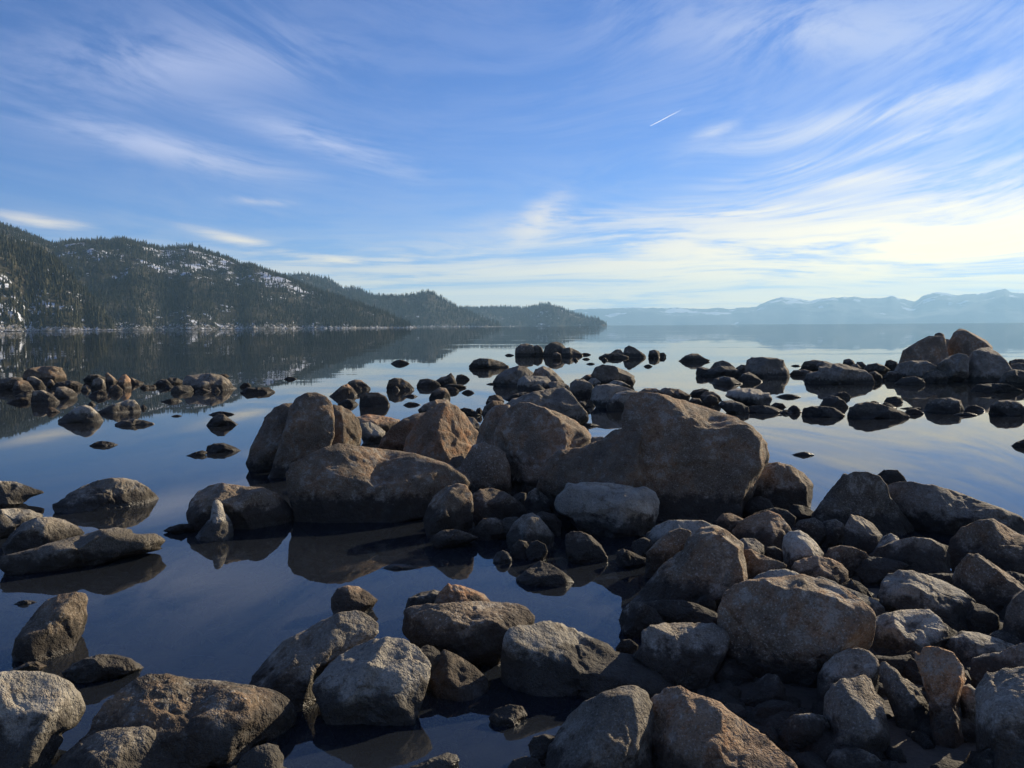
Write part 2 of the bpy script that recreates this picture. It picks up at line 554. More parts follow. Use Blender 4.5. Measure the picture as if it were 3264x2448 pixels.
def snow_spur(a, t):
    return 0.19 + 0.24 * bump01(t, 0.86, 0.16) + 0.14 * bump01(t, 0.55, 0.12) + 0.06 * bump01(t, 0.20, 0.12) * bump01(a, AZ(120), 0.08) + 0.06 * bump01(t, 0.02, 0.04)


H0 = hill("left_spur", spur, [900, 940, 1050], [1500, 1400, 1080], 350, 300, 100, 24, 220.0, snow_spur, MAT_HILL, 0.85, wig=0.02, tree_h=8)
conifers("left_spur_forest", H0, 17000, 4.5, 10.5, 34, label="olive green conifer forest on the near wooded spur at left", tone=(0.25, 1))


# pale boulders along the far wooded shore
def shore_rubble(name, H, count, seed, label):
    rng = np.random.default_rng(seed)
    V, T = H['V'], H['T'][:, 0]
    t = rng.random(count) ** 2.0 * 0.030 - 0.0005
    c = rng.uniform(0, V.shape[1] - 1.01, count)
    i0 = np.clip(np.searchsorted(T, t) - 1, 0, len(T) - 2)
    f = ((t - T[i0]) / (T[i0 + 1] - T[i0]))[:, None]
    j = c.astype(int)
    g = (c - j)[:, None]
    p = (V[i0, j] * (1 - g) + V[i0, j + 1] * g) * (1 - f) + (V[i0 + 1, j] * (1 - g) + V[i0 + 1, j + 1] * g) * f
    p[:, 2] = np.maximum(p[:, 2], 0.2)
    s = rng.uniform(0.7, 2.4, count) * (1 + (rng.random(count) > 0.9))
    o = np.array([(1, 0, 0), (0, 1, 0), (-1, 0, 0), (0, -1, 0), (.2, .1, .75), (0, 0, -.6)], float)
    f = np.array([(0, 1, 4), (1, 2, 4), (2, 3, 4), (3, 0, 4), (1, 0, 5), (2, 1, 5), (3, 2, 5), (0, 3, 5)])
    V = p[:, None] + o[None] * s[:, None, None] * rng.uniform(0.6, 1.3, (count, 6, 1))
    F = f[None] + np.arange(count)[:, None, None] * 6
    me = mesh_from(name, V.reshape(-1, 3), F.reshape(-1, 3), smooth=False)
    mt, R_ = material(name + "_granite")
    b = R_.new('ShaderNodeBsdfPrincipled')
    pp = R_.new('ShaderNodeNewGeometry').outputs['Position']
    R_.put(b.inputs['Base Color'], R_.mix(R_.ramp(R_.noise(pp, 0.35, 2), [(0.50, 0), (0.62, 1)]), (0.20, 0.175, 0.14), (0.60, 0.60, 0.60)))
    b.inputs['Roughness'].default_value = 0.9
    finish(R_, b.outputs[0])
    link(name, me, mt, kind="stuff", label=label, category="rubble")


shore_rubble("spur_shore_rubble", H0, 1700, 41, "pale boulders and snow along the near wooded shore at left")
shore_rubble("hill_shore_rubble", H1, 2300, 42, "pale boulders and snow along the foot of the snowy hill")
shore_rubble("headland_shore_rubble", H2, 1500, 43, "thin pale line of shore rocks below the middle headland")


# cobbles: between the boulders of the bank and, drowned, over the bed of the shallows
def cobbles(name, spots, size, seed, mat, label):
    rng = np.random.default_rng(seed)
    bm = bmesh.new()
    bmesh.ops.create_icosphere(bm, subdivisions=2, radius=1.0)
    v0 = np.array([x.co[:] for x in bm.verts])
    f0 = np.array([[x.index for x in fc.verts] for fc in bm.faces])
    bm.free()
    n = len(spots)
    r = rng.uniform(size[0], size[1], n) * (0.5 + rng.random(n))
    st = rng.uniform(0.6, 1.35, (n, 1, 3)) * np.array([1, 1, 0.72])
    V = v0[None] * st * r[:, None, None] * (1 + 0.22 * rng.standard_normal((n, len(v0), 1)).clip(-1.2, 1.2))
    V = V + spots[:, None]
    F = f0[None] + np.arange(n)[:, None, None] * len(v0)
    me = mesh_from(name, V.reshape(-1, 3), F.reshape(-1, 3))
    link(name, me, mat, kind="stuff", label=label, category="cobbles")


_grid = P.reshape(gx.shape + (3,))


def on_bed(n, x0, x1, y0, y1, seed, test):
    rng = np.random.default_rng(seed)
    x, y = rng.uniform(x0, x1, n), rng.uniform(y0, y1, n)
    i = np.clip((y / 0.2).astype(int), 0, gx.shape[0] - 1)
    j = np.clip(((x + 14) / 0.2).astype(int), 0, gx.shape[1] - 1)
    q = np.stack([x, y, _grid[i, j, 2]], 1)
    return q[test(q)]


BANK_SPOTS = on_bed(1500, 0.4, 9.0, 3.4, 9.0, 51, lambda q: q[:, 2] > -0.12)
BED_SPOTS = on_bed(1600, -6.0, 3.5, 2.6, 11.0, 52, lambda q: q[:, 2] < -0.15)
ROCKS = """
# tile|mat|opts|points|label
# ---- left shallows, near
1|p|G=N c=.75,-.3,.5,.55|-150,1150 -60,1100 0,1085 100,1090 200,1125 290,1160 200,1200 100,1235 0,1252 -140,1258|pale sunlit rock cut off by the photo's left edge beside the big water dome
1|g|G=N det=5 c=.8,-.45,.3,.72;0,0,1,.8|345,1235 380,1205 450,1160 540,1115 640,1080 720,1068 800,1068 880,1085 950,1125 1000,1170 1040,1225 1000,1250 900,1268 700,1275 500,1268 400,1255|large smooth dome rock standing alone in the still water, its right end sunlit
1|p|G=N yb=1440|-60,1330 0,1268 100,1262 200,1275 280,1310 250,1350 100,1410 -60,1430|low grey rock at the left edge partly hidden behind a rounder dark rock
1|g|G=N yb=1545|15,1490 60,1440 100,1400 160,1350 240,1322 330,1320 420,1340 500,1380 545,1425 480,1500 300,1540 40,1545|rounded dark grey rock just behind the long cracked slab
4|g|G=N det=5 d=.5 c=0,-.3,1,.5|0,150 60,120 180,90 260,70 400,40 550,10 640,-20 750,-35 850,-20 900,5 960,0 1010,10 1065,55 1050,85 1060,105 1020,120 930,145 800,165 650,190 500,205 300,215 100,222 10,195|long low grey slab with a dark crack lying in the shallows
4|b|G=N det=5 r=.1 c=-.1,-.3,1,.62;.9,-.5,.1,.6|75,735 100,680 150,610 200,550 260,480 300,440 380,405 480,388 550,395 568,420 565,560 540,640 500,700 480,740 380,775 250,800 150,800 90,770|blocky upright rock with a tan flat top standing in water at left
4|k|G=N|L 90 280 432 456 .4|thin dark sliver of rock barely breaking the water behind the blocky upright rock
4|g|G=N det=5 c=.7,-.3,.6,.7|400,900 480,840 560,805 650,785 750,788 840,810 900,850 940,885 900,905 800,935 680,965 550,960 430,930|low rock with a sunlit right shoulder in front of the blocky upright rock
4|b|G=N|50,890 180,835 240,830 300,860 280,890 200,905|small brown stone just above the big pale round boulder
4|p|G=F det=5 r=.8 c=.2,-.35,.9,.8|-220,1200 -140,980 0,922 100,912 250,918 350,940 440,985 500,1050 535,1130 530,1200 480,1260 420,1300 380,1370 320,1460 250,1550 100,1650 -200,1650|big pale speckled round boulder in the bottom left corner
4|g|G=F det=5 yb=1660 c=.75,-.45,.45,.62;0,0,1,.85|350,1521 420,1440 520,1360 640,1300 760,1275 890,1268 940,1262 1000,1300 1060,1370 1120,1430 1150,1521 1150,1620 350,1640|rounded grey rock with a bright rust-coloured broken face at the bottom edge
4|m|G=F det=5 d=.7 r=.2 c=-.1,-.3,.95,.42;0,-1,.2,.7|540,1340 620,1220 700,1110 800,1020 900,955 980,922 1100,925 1250,960 1450,975 1600,1000 1750,1030 1830,1080 1880,1150 1885,1230 1840,1350 1700,1430 1500,1490 1200,1510 900,1490 600,1420|large dark brown slab with a mottled tan top in the bottom left water
4|p|G=F yb=1620|1545,1500 1580,1440 1660,1390 1740,1370 1800,1385 1835,1450 1830,1510 1870,1540 1800,1600 1560,1600|small pale stone poking up at the bottom edge beside the mottled slab
4|g|G=F det=5 d=.7 yb=1110 c=.3,-.2,.9,.7|1620,980 1640,930 1750,800 1850,700 1980,640 2080,580 2200,530 2312,520 2380,560 2440,615 2440,690 2300,790 2200,900 2100,1050 1950,1110 1800,1110 1650,1040|long sloping dark rock leaning behind the pale faceted boulder
5|o|G=F det=4 c=.6,-.4,.6,.7|-60,480 -60,420 -20,360 40,342 110,350 170,385 230,435 200,480 160,512 60,535 -40,515|small sunlit orange rock standing in dark water above the sloping rock
5|p|G=F det=5 r=.3 c=.62,-.4,.65,.62;-.5,-.1,.9,.68;.1,-1,-.1,.78|-172,1000 -150,950 -60,850 0,800 100,745 200,705 300,690 400,705 480,750 540,820 568,870 560,940 530,1040 490,1140 440,1215 300,1265 100,1275 -20,1240 -100,1160|pale faceted boulder with a bright sunlit face low in the centre
5|k|G=F yb=1000|L 480 660 730 800 .45|dark rock tip wedged between the pale faceted boulder and the wedge rock
5|b|G=F r=.2 c=.5,-.1,.85,.45|560,1000 600,870 670,762 760,800 860,870 940,950 955,990 900,1030 800,1085 700,1080|dark wedge rock with one bright sunlit streak, beside the pale faceted boulder
5|b|G=F det=5 d=.6 r=.15 yb=880 c=0,-.25,1,.72;0,-1,0,.8|415,640 430,500 470,470 560,458 650,460 740,455 900,450 1050,460 1130,470 1190,500 1240,560 1220,640 1100,760 1000,850 800,880 600,800 480,720|long rust-brown block with a crumbly rim in the middle of the foreground
5|k|G=F yb=560|425,470 440,420 520,385 600,372 660,390 660,470 500,490|dark small rock at the back left corner of the rust-brown block
5|o|G=F yb=600 c=.3,-.4,.8,.65|610,450 640,390 700,332 780,345 860,375 920,400 960,450 900,490 620,490|rust-orange rock peeking over the rust-brown block
5|p|G=F det=5 d=.8 r=.1 c=.25,-.3,.92,.42;-.15,-1,.1,.55|1060,790 1080,690 1100,640 1140,605 1250,595 1350,578 1430,590 1520,630 1620,685 1720,730 1770,770 1880,800 2000,880 2120,960 2200,1000 2100,1050 1900,1080 1700,1085 1500,1085 1300,1085 1150,1050 1060,960|great wedge boulder with a broad sunlit slanting top in the foreground
5|b|G=F yb=1250|960,1190 1000,1140 1090,1112 1170,1125 1200,1180 1150,1240 1050,1260 980,1240|reddish rock with a pale cap below the great wedge boulder
5|b|G=F yb=1480|1215,1370 1250,1320 1320,1305 1390,1320 1420,1400 1340,1470 1240,1450|small round stone tucked against the tall smooth boulder at the bottom edge
5|g|G=F yb=1640|1080,1521 1120,1470 1200,1450 1270,1470 1300,1530 1290,1620 1090,1620|stone tip at the bottom edge below the reddish capped rock
5|p|G=F yb=1580|380,1560 460,1510 560,1470 680,1425 740,1440 760,1480 700,1540 500,1590|low flat pale stone at the bottom edge, in the small dark pool
5|g|G=F det=5 r=.5 yb=1680 c=-.55,-.4,.6,.72;.8,-.2,.5,.75|1340,1480 1360,1380 1420,1290 1490,1190 1580,1110 1700,1050 1820,1015 1900,1012 1970,1050 2005,1110 2015,1200 2000,1400 1995,1521 1990,1640 1350,1640|tall smooth grey-brown boulder rising from the bottom edge, left of the rough sunlit one
6|o|G=F det=5 r=.2 yb=1700 c=.35,-.6,.7,.6;-.6,-.5,.5,.75|-215,1280 -190,1100 -100,1030 0,1005 60,1030 150,1070 260,1120 340,1190 430,1260 520,1320 600,1400 680,1470 720,1521 740,1650 -190,1650|rough sunlit rust-coloured boulder with a split at the bottom edge
# ---- pool rocks in the middle
5|g|G=M yb=338|1140,290 1190,250 1250,210 1290,182 1360,205 1430,250 1480,290 1500,325 1450,340 1300,340 1180,325|pointed dark rock in the middle pool beside the upright oval stone
5|b|G=M r=.7 c=.75,-.1,.65,.72|1455,60 1460,10 1500,-10 1560,-8 1620,20 1680,80 1720,150 1715,170 1620,195 1500,190 1465,140|upright oval stone with a glowing right edge standing in the pool
5|p|G=M|985,165 1010,125 1050,112 1090,130 1112,175 1080,190 1010,188|small pale stone alone at the left of the middle pool
5|b|G=M yb=165|1090,130 1110,85 1150,45 1200,55 1225,100 1200,160 1120,165|small reddish stone touching a dark round stone in the pool
5|k|G=M yb=172|1195,120 1230,60 1270,48 1320,75 1335,120 1310,160 1220,165|dark round stone with a pale crown among the pool rocks
5|b|G=M yb=90|575,50 600,10 660,-20 740,-25 820,0 890,30 850,55 760,75 640,85|flat-backed brown rock in the pool below the rocks under the flat-topped boulder
5|k|G=M d=.4|L 260 510 198 228 .35|thin flat rock sliver afloat in the reflection of the flat-topped boulder
5|b|G=M yb=225|1785,165 1790,115 1830,100 1880,120 1940,150 1980,165 1970,200 1900,225 1810,220|brown lump with a sunlit crest between the oval stone and the cracked boulder
5|p|G=M yb=150|1880,90 1890,55 1960,28 2010,45 2025,75 1990,130 1900,140|small pale-topped block behind the brown crested lump
5|k|G=R yb=680|1808,560 1830,500 1890,445 1950,455 2030,500 2100,570 2120,595 2000,620 1970,660 1900,690 1830,640|dark slanted rock on the pool's right bank under the cracked boulder
5|g|G=R yb=640 d=.6|1930,445 2050,435 2212,440 2300,465 2400,510 2470,560 2400,600 2212,610 2120,600|flat dusky rock lying below the cracked boulder
5|g|G=R det=5 yb=960 c=-.1,-.1,1,.7|1905,790 1960,720 1970,640 2020,605 2100,592 2250,595 2400,600 2470,640 2505,690 2490,760 2450,860 2350,940 2200,950 2050,900|rounded dark block with a flat grey top left of the huge veined boulder
5|k|G=R yb=790|1780,745 1820,695 1870,690 1920,730 1900,780 1800,785|small black stone at the pool's right bank
# ---- right foreground pile
6|b|G=R det=5 r=.5 d=.75 yb=1010 c=-.3,-.75,.35,.8;.35,-.1,.9,.8|265,600 270,500 310,400 360,355 440,325 540,312 620,310 780,298 900,330 1020,380 1120,450 1180,500 1215,550 1215,620 1190,720 1100,850 950,950 700,1000 480,920 330,780 280,680|huge rounded veined boulder dominating the right foreground pile
6|p|G=R yb=660|420,345 500,280 570,255 660,248 720,265 780,300 740,380 500,390|pale crest of rock showing behind the top of the huge veined boulder
6|g|G=R det=4 r=.6 yb=520 c=.9,-.2,.2,.7|212,270 220,190 250,145 285,148 310,190 340,270 372,350 350,440 290,480 230,420|slim upright finger stone beside the huge veined boulder
6|b|G=R det=5 r=.2 d=.6 yb=480 c=.4,-.3,.8,.8;-.3,-.9,.3,.62|-310,440 -200,310 -110,210 0,130 40,60 110,0 200,-20 260,5 330,60 380,100 388,200 400,330 300,440 100,450 -150,460|great peaked boulder with a vertical crack above the flat dusky rock
6|b|G=R r=.15 d=.6 yb=430|392,112 450,115 540,160 590,180 640,200 668,222 620,260 580,300 500,350 410,360 385,220|pointed split-off slab on the right flank of the great peaked boulder
6|p|G=R yb=120|-235,60 -220,0 -160,-50 -80,-80 0,-78 120,-75 200,-40 240,0 150,80 -100,110|pale low rock just behind the great peaked boulder's summit
6|b|G=R yb=300|-237,220 -225,120 -160,55 -90,0 -20,-20 45,0 40,80 -50,160 -200,260|brown rock leaning on the left side of the great peaked boulder
6|p|G=R r=.7 yb=300 c=.6,-.3,.6,.75|655,90 665,30 700,0 760,-8 810,20 860,70 905,135 880,190 800,220 720,220 670,170|bluish pale egg-shaped stone resting above the orange-topped block
6|o|G=R r=.25 yb=400 c=.4,-.3,.85,.55|715,235 740,190 790,170 880,155 960,175 1020,205 1060,250 1055,290 1030,330 940,330 800,320 730,275|orange-topped block leaning against the bluish egg-shaped stone
6|p|G=R det=4 d=.5 yb=640|800,295 900,285 980,310 1060,355 1130,385 1190,410 1250,440 1290,480 1310,530 1260,600 1100,520 900,420|long sunlit ridge rock right behind the huge veined boulder
6|g|G=R yb=260|340,70 400,38 470,45 520,85 510,140 400,150 350,120|small round stone wedged behind the pointed split-off slab
6|k|G=R yb=250|530,150 550,95 600,92 650,120 665,180 600,200 540,190|small dusky stone between the split-off slab and the bluish egg-shaped stone
6|p|G=R det=5 r=.4 yb=640 c=.25,-.3,.92,.55;-.3,-.9,.2,.7|1292,410 1310,330 1350,275 1420,250 1500,255 1600,290 1700,330 1800,385 1870,440 1882,475 1840,560 1740,620 1500,610 1320,520|long pale boulder with a sunlit rust patch on its slanting top
6|p|G=R det=5 r=.4 yb=860 c=.3,-.35,.88,.55|1212,620 1240,555 1320,530 1420,512 1520,508 1590,510 1650,560 1700,620 1712,690 1680,770 1550,840 1350,840 1230,760|pale ribbed boulder in front of the long pale boulder
6|g|G=R r=.7 yb=1220|885,1010 890,930 930,860 1000,800 1080,770 1140,765 1210,790 1255,840 1270,910 1250,1020 1150,1160 900,1160|round-headed stone standing behind the narrow upright block
6|g|G=R det=5 r=.3 yb=1480 c=-.1,-.95,.3,.7;.8,-.3,.4,.75|930,1180 935,1080 980,1010 1040,970 1110,965 1180,950 1220,965 1250,1040 1290,1130 1320,1250 1330,1330 1220,1400 1080,1380 980,1315 940,1250|narrow upright grey block standing in front of the round-headed stone
6|g|G=R d=.5 yb=1300 c=.6,-.2,.8,.6|1278,905 1300,855 1330,848 1390,890 1430,935 1520,1010 1575,1100 1590,1230 1450,1230 1340,1080|slanting stone with a lit tip beside the round-headed stone
6|o|G=R det=5 r=.2 yb=1400 c=.75,-.5,.4,.55;-.4,-.8,.4,.7|1520,830 1550,775 1620,758 1680,770 1760,800 1810,880 1830,960 1800,1040 1780,1120 1805,1220 1790,1310 1620,1310 1610,1200 1600,1080 1560,960|tall gnarled stone with a craggy golden sunlit side
6|g|G=R yb=1330|1800,1070 1820,1000 1860,988 1920,1040 1935,1160 1840,1230|small stone squeezed between the gnarled stone and the corner boulder
6|p|G=R yb=920 c=.2,-.3,.95,.55|1708,725 1740,680 1820,640 1920,655 2030,690 2120,725 2160,755 2060,810 1900,870 1760,840|low pale streaked stone above the gnarled stone
6|g|G=R det=5 yb=1180 r=.2|1885,900 1895,820 1960,795 2060,785 2130,755 2212,730 2350,720 2380,1000 2200,1100 1930,1100|square-shouldered rock at the right edge behind the corner boulder
6|g|G=R det=5 r=.25 yb=1720 c=-.5,-.8,.2,.75;0,-.3,1,.75|1918,1040 1990,940 2100,915 2212,905 2400,905 2450,1200 2430,1660 1935,1660 1922,1300|massive plain corner boulder filling the bottom right edge
6|b|G=R det=5 r=.3 yb=520 c=.5,-.15,.85,.6;-.5,-.7,.4,.75|1768,300 1790,240 1830,190 1870,150 1930,148 1990,190 2070,250 2150,310 2230,370 2320,440 2250,480 2000,490 1830,420|sharp-crested rock with a golden sloping edge near the right border
6|g|G=R yb=420|2040,290 2070,255 2130,250 2220,275 2300,330 2200,380|grey rock back behind the sharp-crested rock at the right border
6|g|G=R det=4 yb=800|2082,640 2110,500 2150,430 2212,390 2350,380 2380,720 2200,760 2095,720|dim rounded rock at the right border above the square-shouldered rock
6|k|G=R yb=720|1840,560 1880,450 1960,480 2040,540 2055,640 1950,690 1860,650|dark triangular rock in the gap right of the long pale boulder
6|p|G=R yb=240|1255,100 1300,30 1350,10 1395,35 1405,70 1330,120|small bluish pale stone perched by the broad dark mound
6|g|G=R det=4 d=.6 yb=300|1215,150 1270,95 1380,55 1500,35 1600,45 1680,85 1718,150 1705,260 1500,270 1350,220|broad dark mound lying below the long grey whaleback
6|b|G=R yb=290|930,150 960,100 1030,85 1100,95 1180,130 1215,180 1150,240 1040,240|brown rock with one lit corner right of the bluish egg-shaped stone
6|g|G=R d=.5 yb=330|1125,240 1210,155 1300,165 1400,185 1455,212 1420,245 1300,270 1180,280|thin shelf rock with a bright rim above the long pale boulder
6|k|G=R yb=420|1580,300 1600,265 1690,262 1780,270 1790,330 1700,360|dark block end behind the long pale boulder
6|b|G=R det=5 yb=280 c=.4,-.3,.85,.75|1735,130 1760,40 1830,-30 1930,-70 2020,-78 2090,-35 2150,5 2212,35 2320,90 2320,240 2000,240 1800,220|broad brown rock with a sunlit golden corner under the long whaleback
6|k|G=R yb=430|1040,340 1080,298 1140,320 1195,365 1160,400 1070,400|small dark stone under the orange-topped block
6|k|G=R yb=560|90,470 110,420 160,400 205,425 215,480 150,520|black little stone at the foot of the slim finger stone
6|g|G=R yb=1640|943,1490 990,1400 1050,1383 1140,1400 1240,1450 1320,1530 1310,1630 950,1630|rounded grey stone at the bottom edge below the narrow upright block
6|k|G=R yb=1440|612,1310 660,1230 730,1185 830,1178 920,1200 950,1270 900,1380 700,1380|smooth dusky stone left of the narrow upright block's foot
6|k|G=R yb=1290|430,1180 500,1110 590,1085 680,1100 760,1150 785,1200 700,1250 500,1240|dark lumpy stone with a lighter patch above the smooth dusky stone
6|k|G=R yb=1160|390,1090 460,980 550,920 610,930 660,1010 650,1110 500,1130|shadowed stone at the foot of the huge veined boulder
6|p|G=R d=.5 yb=1220|245,1140 290,1100 370,1115 400,1142 360,1185 270,1185|little pale slab beside the rough sunlit boulder's crest
6|g|G=R yb=1640|1310,1530 1340,1480 1390,1485 1420,1540 1410,1620 1320,1620|tiny stone at the bottom edge beside the rounded grey stone
6|b|G=R yb=1740 r=.3|2100,1440 2150,1320 2212,1270 2380,1250 2450,1500 2400,1680 2110,1680|darker rock face in the very bottom right corner
3|g|G=R det=5 r=.6 d=.7 yb=1440 c=-.2,-.6,.8,.7|1312,1190 1330,1140 1400,1100 1500,1095 1640,1120 1780,1165 1900,1215 2050,1265 2150,1310 2212,1370 2270,1430 2150,1470 1900,1470 1700,1440 1500,1380 1350,1290|long grey whaleback boulder sloping down to the right edge
3|k|G=R det=5 yb=1440 r=.4|862,1300 920,1225 980,1150 1060,1060 1120,1050 1200,1052 1280,1080 1320,1130 1340,1200 1400,1290 1470,1380 1480,1450 1300,1450 1000,1420 880,1360|dark humped boulder touching the upper end of the grey whaleback
3|k|G=R yb=1140|1238,1068 1310,1015 1390,1018 1430,1060 1447,1095 1400,1125 1330,1140 1280,1110|small dark block standing behind the dark humped boulder and whaleback
3|g|G=R yb=1560 c=.7,-.4,.5,.7|1052,1400 1100,1310 1160,1325 1230,1370 1285,1440 1270,1500 1080,1500|triangular grey rock in front of the dark humped boulder
3|o|G=R det=4 r=.2 yb=1560 c=.65,-.35,.65,.55|335,1410 380,1350 470,1310 560,1290 620,1315 680,1385 705,1440 640,1530 400,1530 340,1470|blocky rock with a golden sunlit facet below the giant blunt boulder
3|b|G=R yb=1400|405,1345 480,1290 600,1262 670,1280 725,1325 700,1400 500,1400|brown rock just behind the golden-faceted block
3|o|G=R yb=1430 c=0,-.3,1,.5|218,1342 260,1300 310,1297 392,1335 345,1380 300,1410 240,1390|small flat-topped ruddy stone left of the golden-faceted block
3|k|G=R yb=1320|400,1260 440,1200 500,1188 560,1210 588,1262 560,1310 420,1310|dark stone with a thin lit rim at the giant blunt boulder's foot
3|k|G=R yb=1360|678,1290 720,1238 790,1250 850,1290 868,1312 790,1360 700,1350|low black stone at the water's corner right of the smooth rounded boulder
3|k|G=R yb=1500|690,1420 760,1345 850,1330 900,1360 940,1430 860,1490 720,1490|plain dark slab right of the golden-faceted block
3|k|G=R yb=1510|885,1430 920,1350 990,1338 1040,1370 1065,1430 1000,1490 900,1490|plain dark stone left of the triangular grey rock
3|b|G=M det=5 r=.6 yb=1290 c=.85,-.35,.3,.75|385,1230 420,1120 480,1010 550,975 620,970 700,990 780,1040 825,1090 840,1115 832,1190 815,1245 835,1275 700,1290 580,1290 450,1270|smooth rounded boulder standing against the giant blunt boulder's right side
# ---- main boulders in the centre
2|b|G=M det=5 d=.75 r=.45 yb=1350 c=-.1,-.95,.25,.58;.95,-.3,.1,.66;.25,-.15,1,.66|1800,900 1835,760 1840,680 1860,600 1900,540 1960,520 2080,528 2212,572 2412,642 2552,690 2642,742 2712,812 2742,862 2755,935 2745,990 2700,1060 2660,1140 2600,1230 2500,1320 2300,1360 2100,1360 1900,1250 1810,1080|giant blunt boulder, the tallest in the centre, with a rough orange right end
2|b|G=M det=5 d=.9 r=.15 yb=1320 c=-.3,-.5,.8,.55|1280,1130 1310,1010 1360,930 1430,890 1560,875 1680,830 1760,775 1850,750 1960,800 1990,1080 1860,1220 1480,1240 1300,1200|sloping blue-grey shoulder of rock at the giant blunt boulder's left foot
2|p|G=M det=5 r=.5 yb=1430 c=.8,-.35,.45,.72;-.1,-.3,1,.7|1395,1230 1410,1180 1450,1140 1480,1095 1600,1092 1750,1105 1900,1130 1960,1128 2020,1160 2050,1220 2045,1290 2010,1360 1960,1400 1800,1415 1600,1390 1480,1325 1410,1280|barrel-shaped grey boulder lying before the giant, with a bright right end
2|b|G=M yb=1090|860,860 900,740 940,660 990,610 1040,600 1095,605 1110,700 1050,860 920,900|upright brown lobe pressed behind the left side of the broad dome boulder
2|b|G=M det=5 r=.5 yb=1190 c=.6,0,.8,.85;-.2,-.9,.3,.75|990,880 1010,760 1050,680 1100,620 1160,590 1230,587 1320,620 1420,660 1500,700 1570,750 1610,800 1605,860 1590,920 1540,1060 1400,1170 1250,1200 1090,1160 1030,1040|broad dome boulder with a dark shaded face in the centre
2|b|G=M det=4 yb=1200|745,1010 780,985 815,935 860,860 930,845 1000,870 1060,910 1090,1000 1095,1110 1000,1170 850,1170 790,1080|low lobed brown rock at the left foot of the broad dome boulder
2|o|G=M det=5 r=.2 yb=1030 c=.72,-.45,.4,.5;-.4,-.5,.75,.7|390,930 430,800 500,700 560,640 640,605 700,592 750,610 800,660 850,740 882,775 872,840 830,930 720,1010 600,990 480,950|leaning boulder with a glowing orange slanted right face left of the dome
2|b|G=M det=4 yb=960|215,890 270,800 340,730 400,690 470,660 570,640 600,700 500,820 420,920 300,930|shaded brown boulder behind the leaning orange-faced boulder's left flank
2|g|G=M yb=800|800,700 815,668 860,675 895,720 885,770 840,780|grey stone peeping out right of the leaning orange-faced boulder
1|b|G=M det=5 r=.3 yb=1010|1600,930 1630,860 1680,770 1720,690 1780,620 1840,592 1900,592 2000,700 1980,880 1820,1000 1640,980|sloping left flank boulder of the tall knobbed cluster
1|b|G=M det=5 r=.5 d=.75 yb=1050 c=.5,-.85,.2,.72|1720,1000 1800,880 1850,740 1880,620 1920,560 1980,528 2050,525 2110,550 2150,590 2165,680 2160,800 2120,900 2020,990 1880,1030|tall knobbed boulder left of centre, the highest of its cluster
2|b|G=M det=4 r=.3 yb=950 c=.8,-.3,.4,.7|-160,830 -120,660 -50,598 0,605 60,640 110,690 127,760 112,805 60,850 -20,860|knuckled brown rock with a sunlit edge right of the tall knobbed boulder
2|b|G=M det=5 d=.75 r=.45 yb=1370 c=.12,-.3,.95,.40;-.1,-1,.1,.55;.75,-.6,.3,.75|-335,1040 -310,980 -210,920 -110,878 0,845 40,848 100,864 200,880 300,894 380,904 450,915 560,945 680,985 760,1040 810,1080 822,1110 815,1150 760,1230 650,1310 500,1360 300,1390 100,1395 -150,1370 -280,1300 -325,1150|large flat-topped boulder with sunlit rusty ledges, front left of centre
1|b|G=N det=5 r=.6 yb=1400|1215,1290 1240,1210 1290,1150 1370,1110 1440,1098 1520,1110 1600,1125 1700,1130 1790,1170 1850,1220 1900,1300 1850,1350 1650,1390 1450,1400 1300,1390 1220,1360|broad dark hump in the water left of the flat-topped boulder
1|p|G=N r=.2 yb=1470|1265,1445 1310,1390 1360,1330 1380,1230 1410,1207 1440,1225 1460,1290 1500,1350 1512,1410 1490,1455 1380,1475|pointed pale stone standing before the broad dark hump
1|k|G=N yb=1420|1055,1405 1100,1380 1170,1362 1250,1362 1290,1385 1250,1415 1150,1422|low black stone left of the pointed pale stone
2|b|G=M det=4 r=.5 yb=1440|535,1330 570,1240 610,1180 680,1130 760,1108 810,1120 845,1180 852,1280 840,1360 760,1415 650,1425 560,1395|rounded reddish rock under the right end of the flat-topped boulder
2|b|G=M det=4 yb=1350|850,1250 860,1170 910,1138 980,1135 1060,1160 1120,1200 1170,1240 1195,1290 1100,1340 950,1345 860,1310|rounded brown rock at the dome boulder's foot
2|p|G=M yb=1260|1105,1185 1160,1158 1197,1165 1200,1210 1180,1240 1130,1230|little pale stone behind the round grey stone under the shoulder rock
2|g|G=M yb=1310|1190,1220 1220,1160 1260,1133 1310,1150 1345,1200 1355,1260 1280,1295 1200,1280|round grey stone under the blue-grey shoulder
2|g|G=M det=4 r=.2 yb=1530 c=.5,-.7,.5,.6|1075,1440 1120,1360 1180,1310 1240,1296 1280,1320 1330,1380 1375,1440 1320,1510 1150,1510|triangular dull rock left of the barrel-shaped boulder
2|b|G=M yb=1460|855,1400 920,1330 1000,1325 1045,1345 1050,1410 900,1440|flat reddish stone at the pool's upper bank
2|p|G=M yb=1450|1010,1380 1060,1325 1130,1317 1155,1335 1110,1400 1040,1420|pale-topped stone touching the triangular dull rock
2|k|G=M yb=1440|1250,1305 1300,1282 1380,1300 1425,1350 1410,1430 1330,1400|dark rock with a bluish edge under the barrel-shaped boulder's left end
2|g|G=M yb=920|1585,860 1630,800 1690,800 1725,820 1720,880 1640,900|small grey rock in the notch between dome and giant boulder
2|b|G=M yb=1080|690,990 720,935 790,920 830,950 800,1030 720,1040|small brown rock filling the gap below the leaning orange-faced boulder
2|b|G=M yb=680|500,622 540,585 620,558 690,560 710,590 640,640 540,650|low tan rock behind the leaning orange-faced boulder's crest
2|o|G=M yb=810|98,670 180,652 280,668 378,692 340,760 200,780 110,730|flat rust-brown rock between the knuckled rock and the shaded boulder
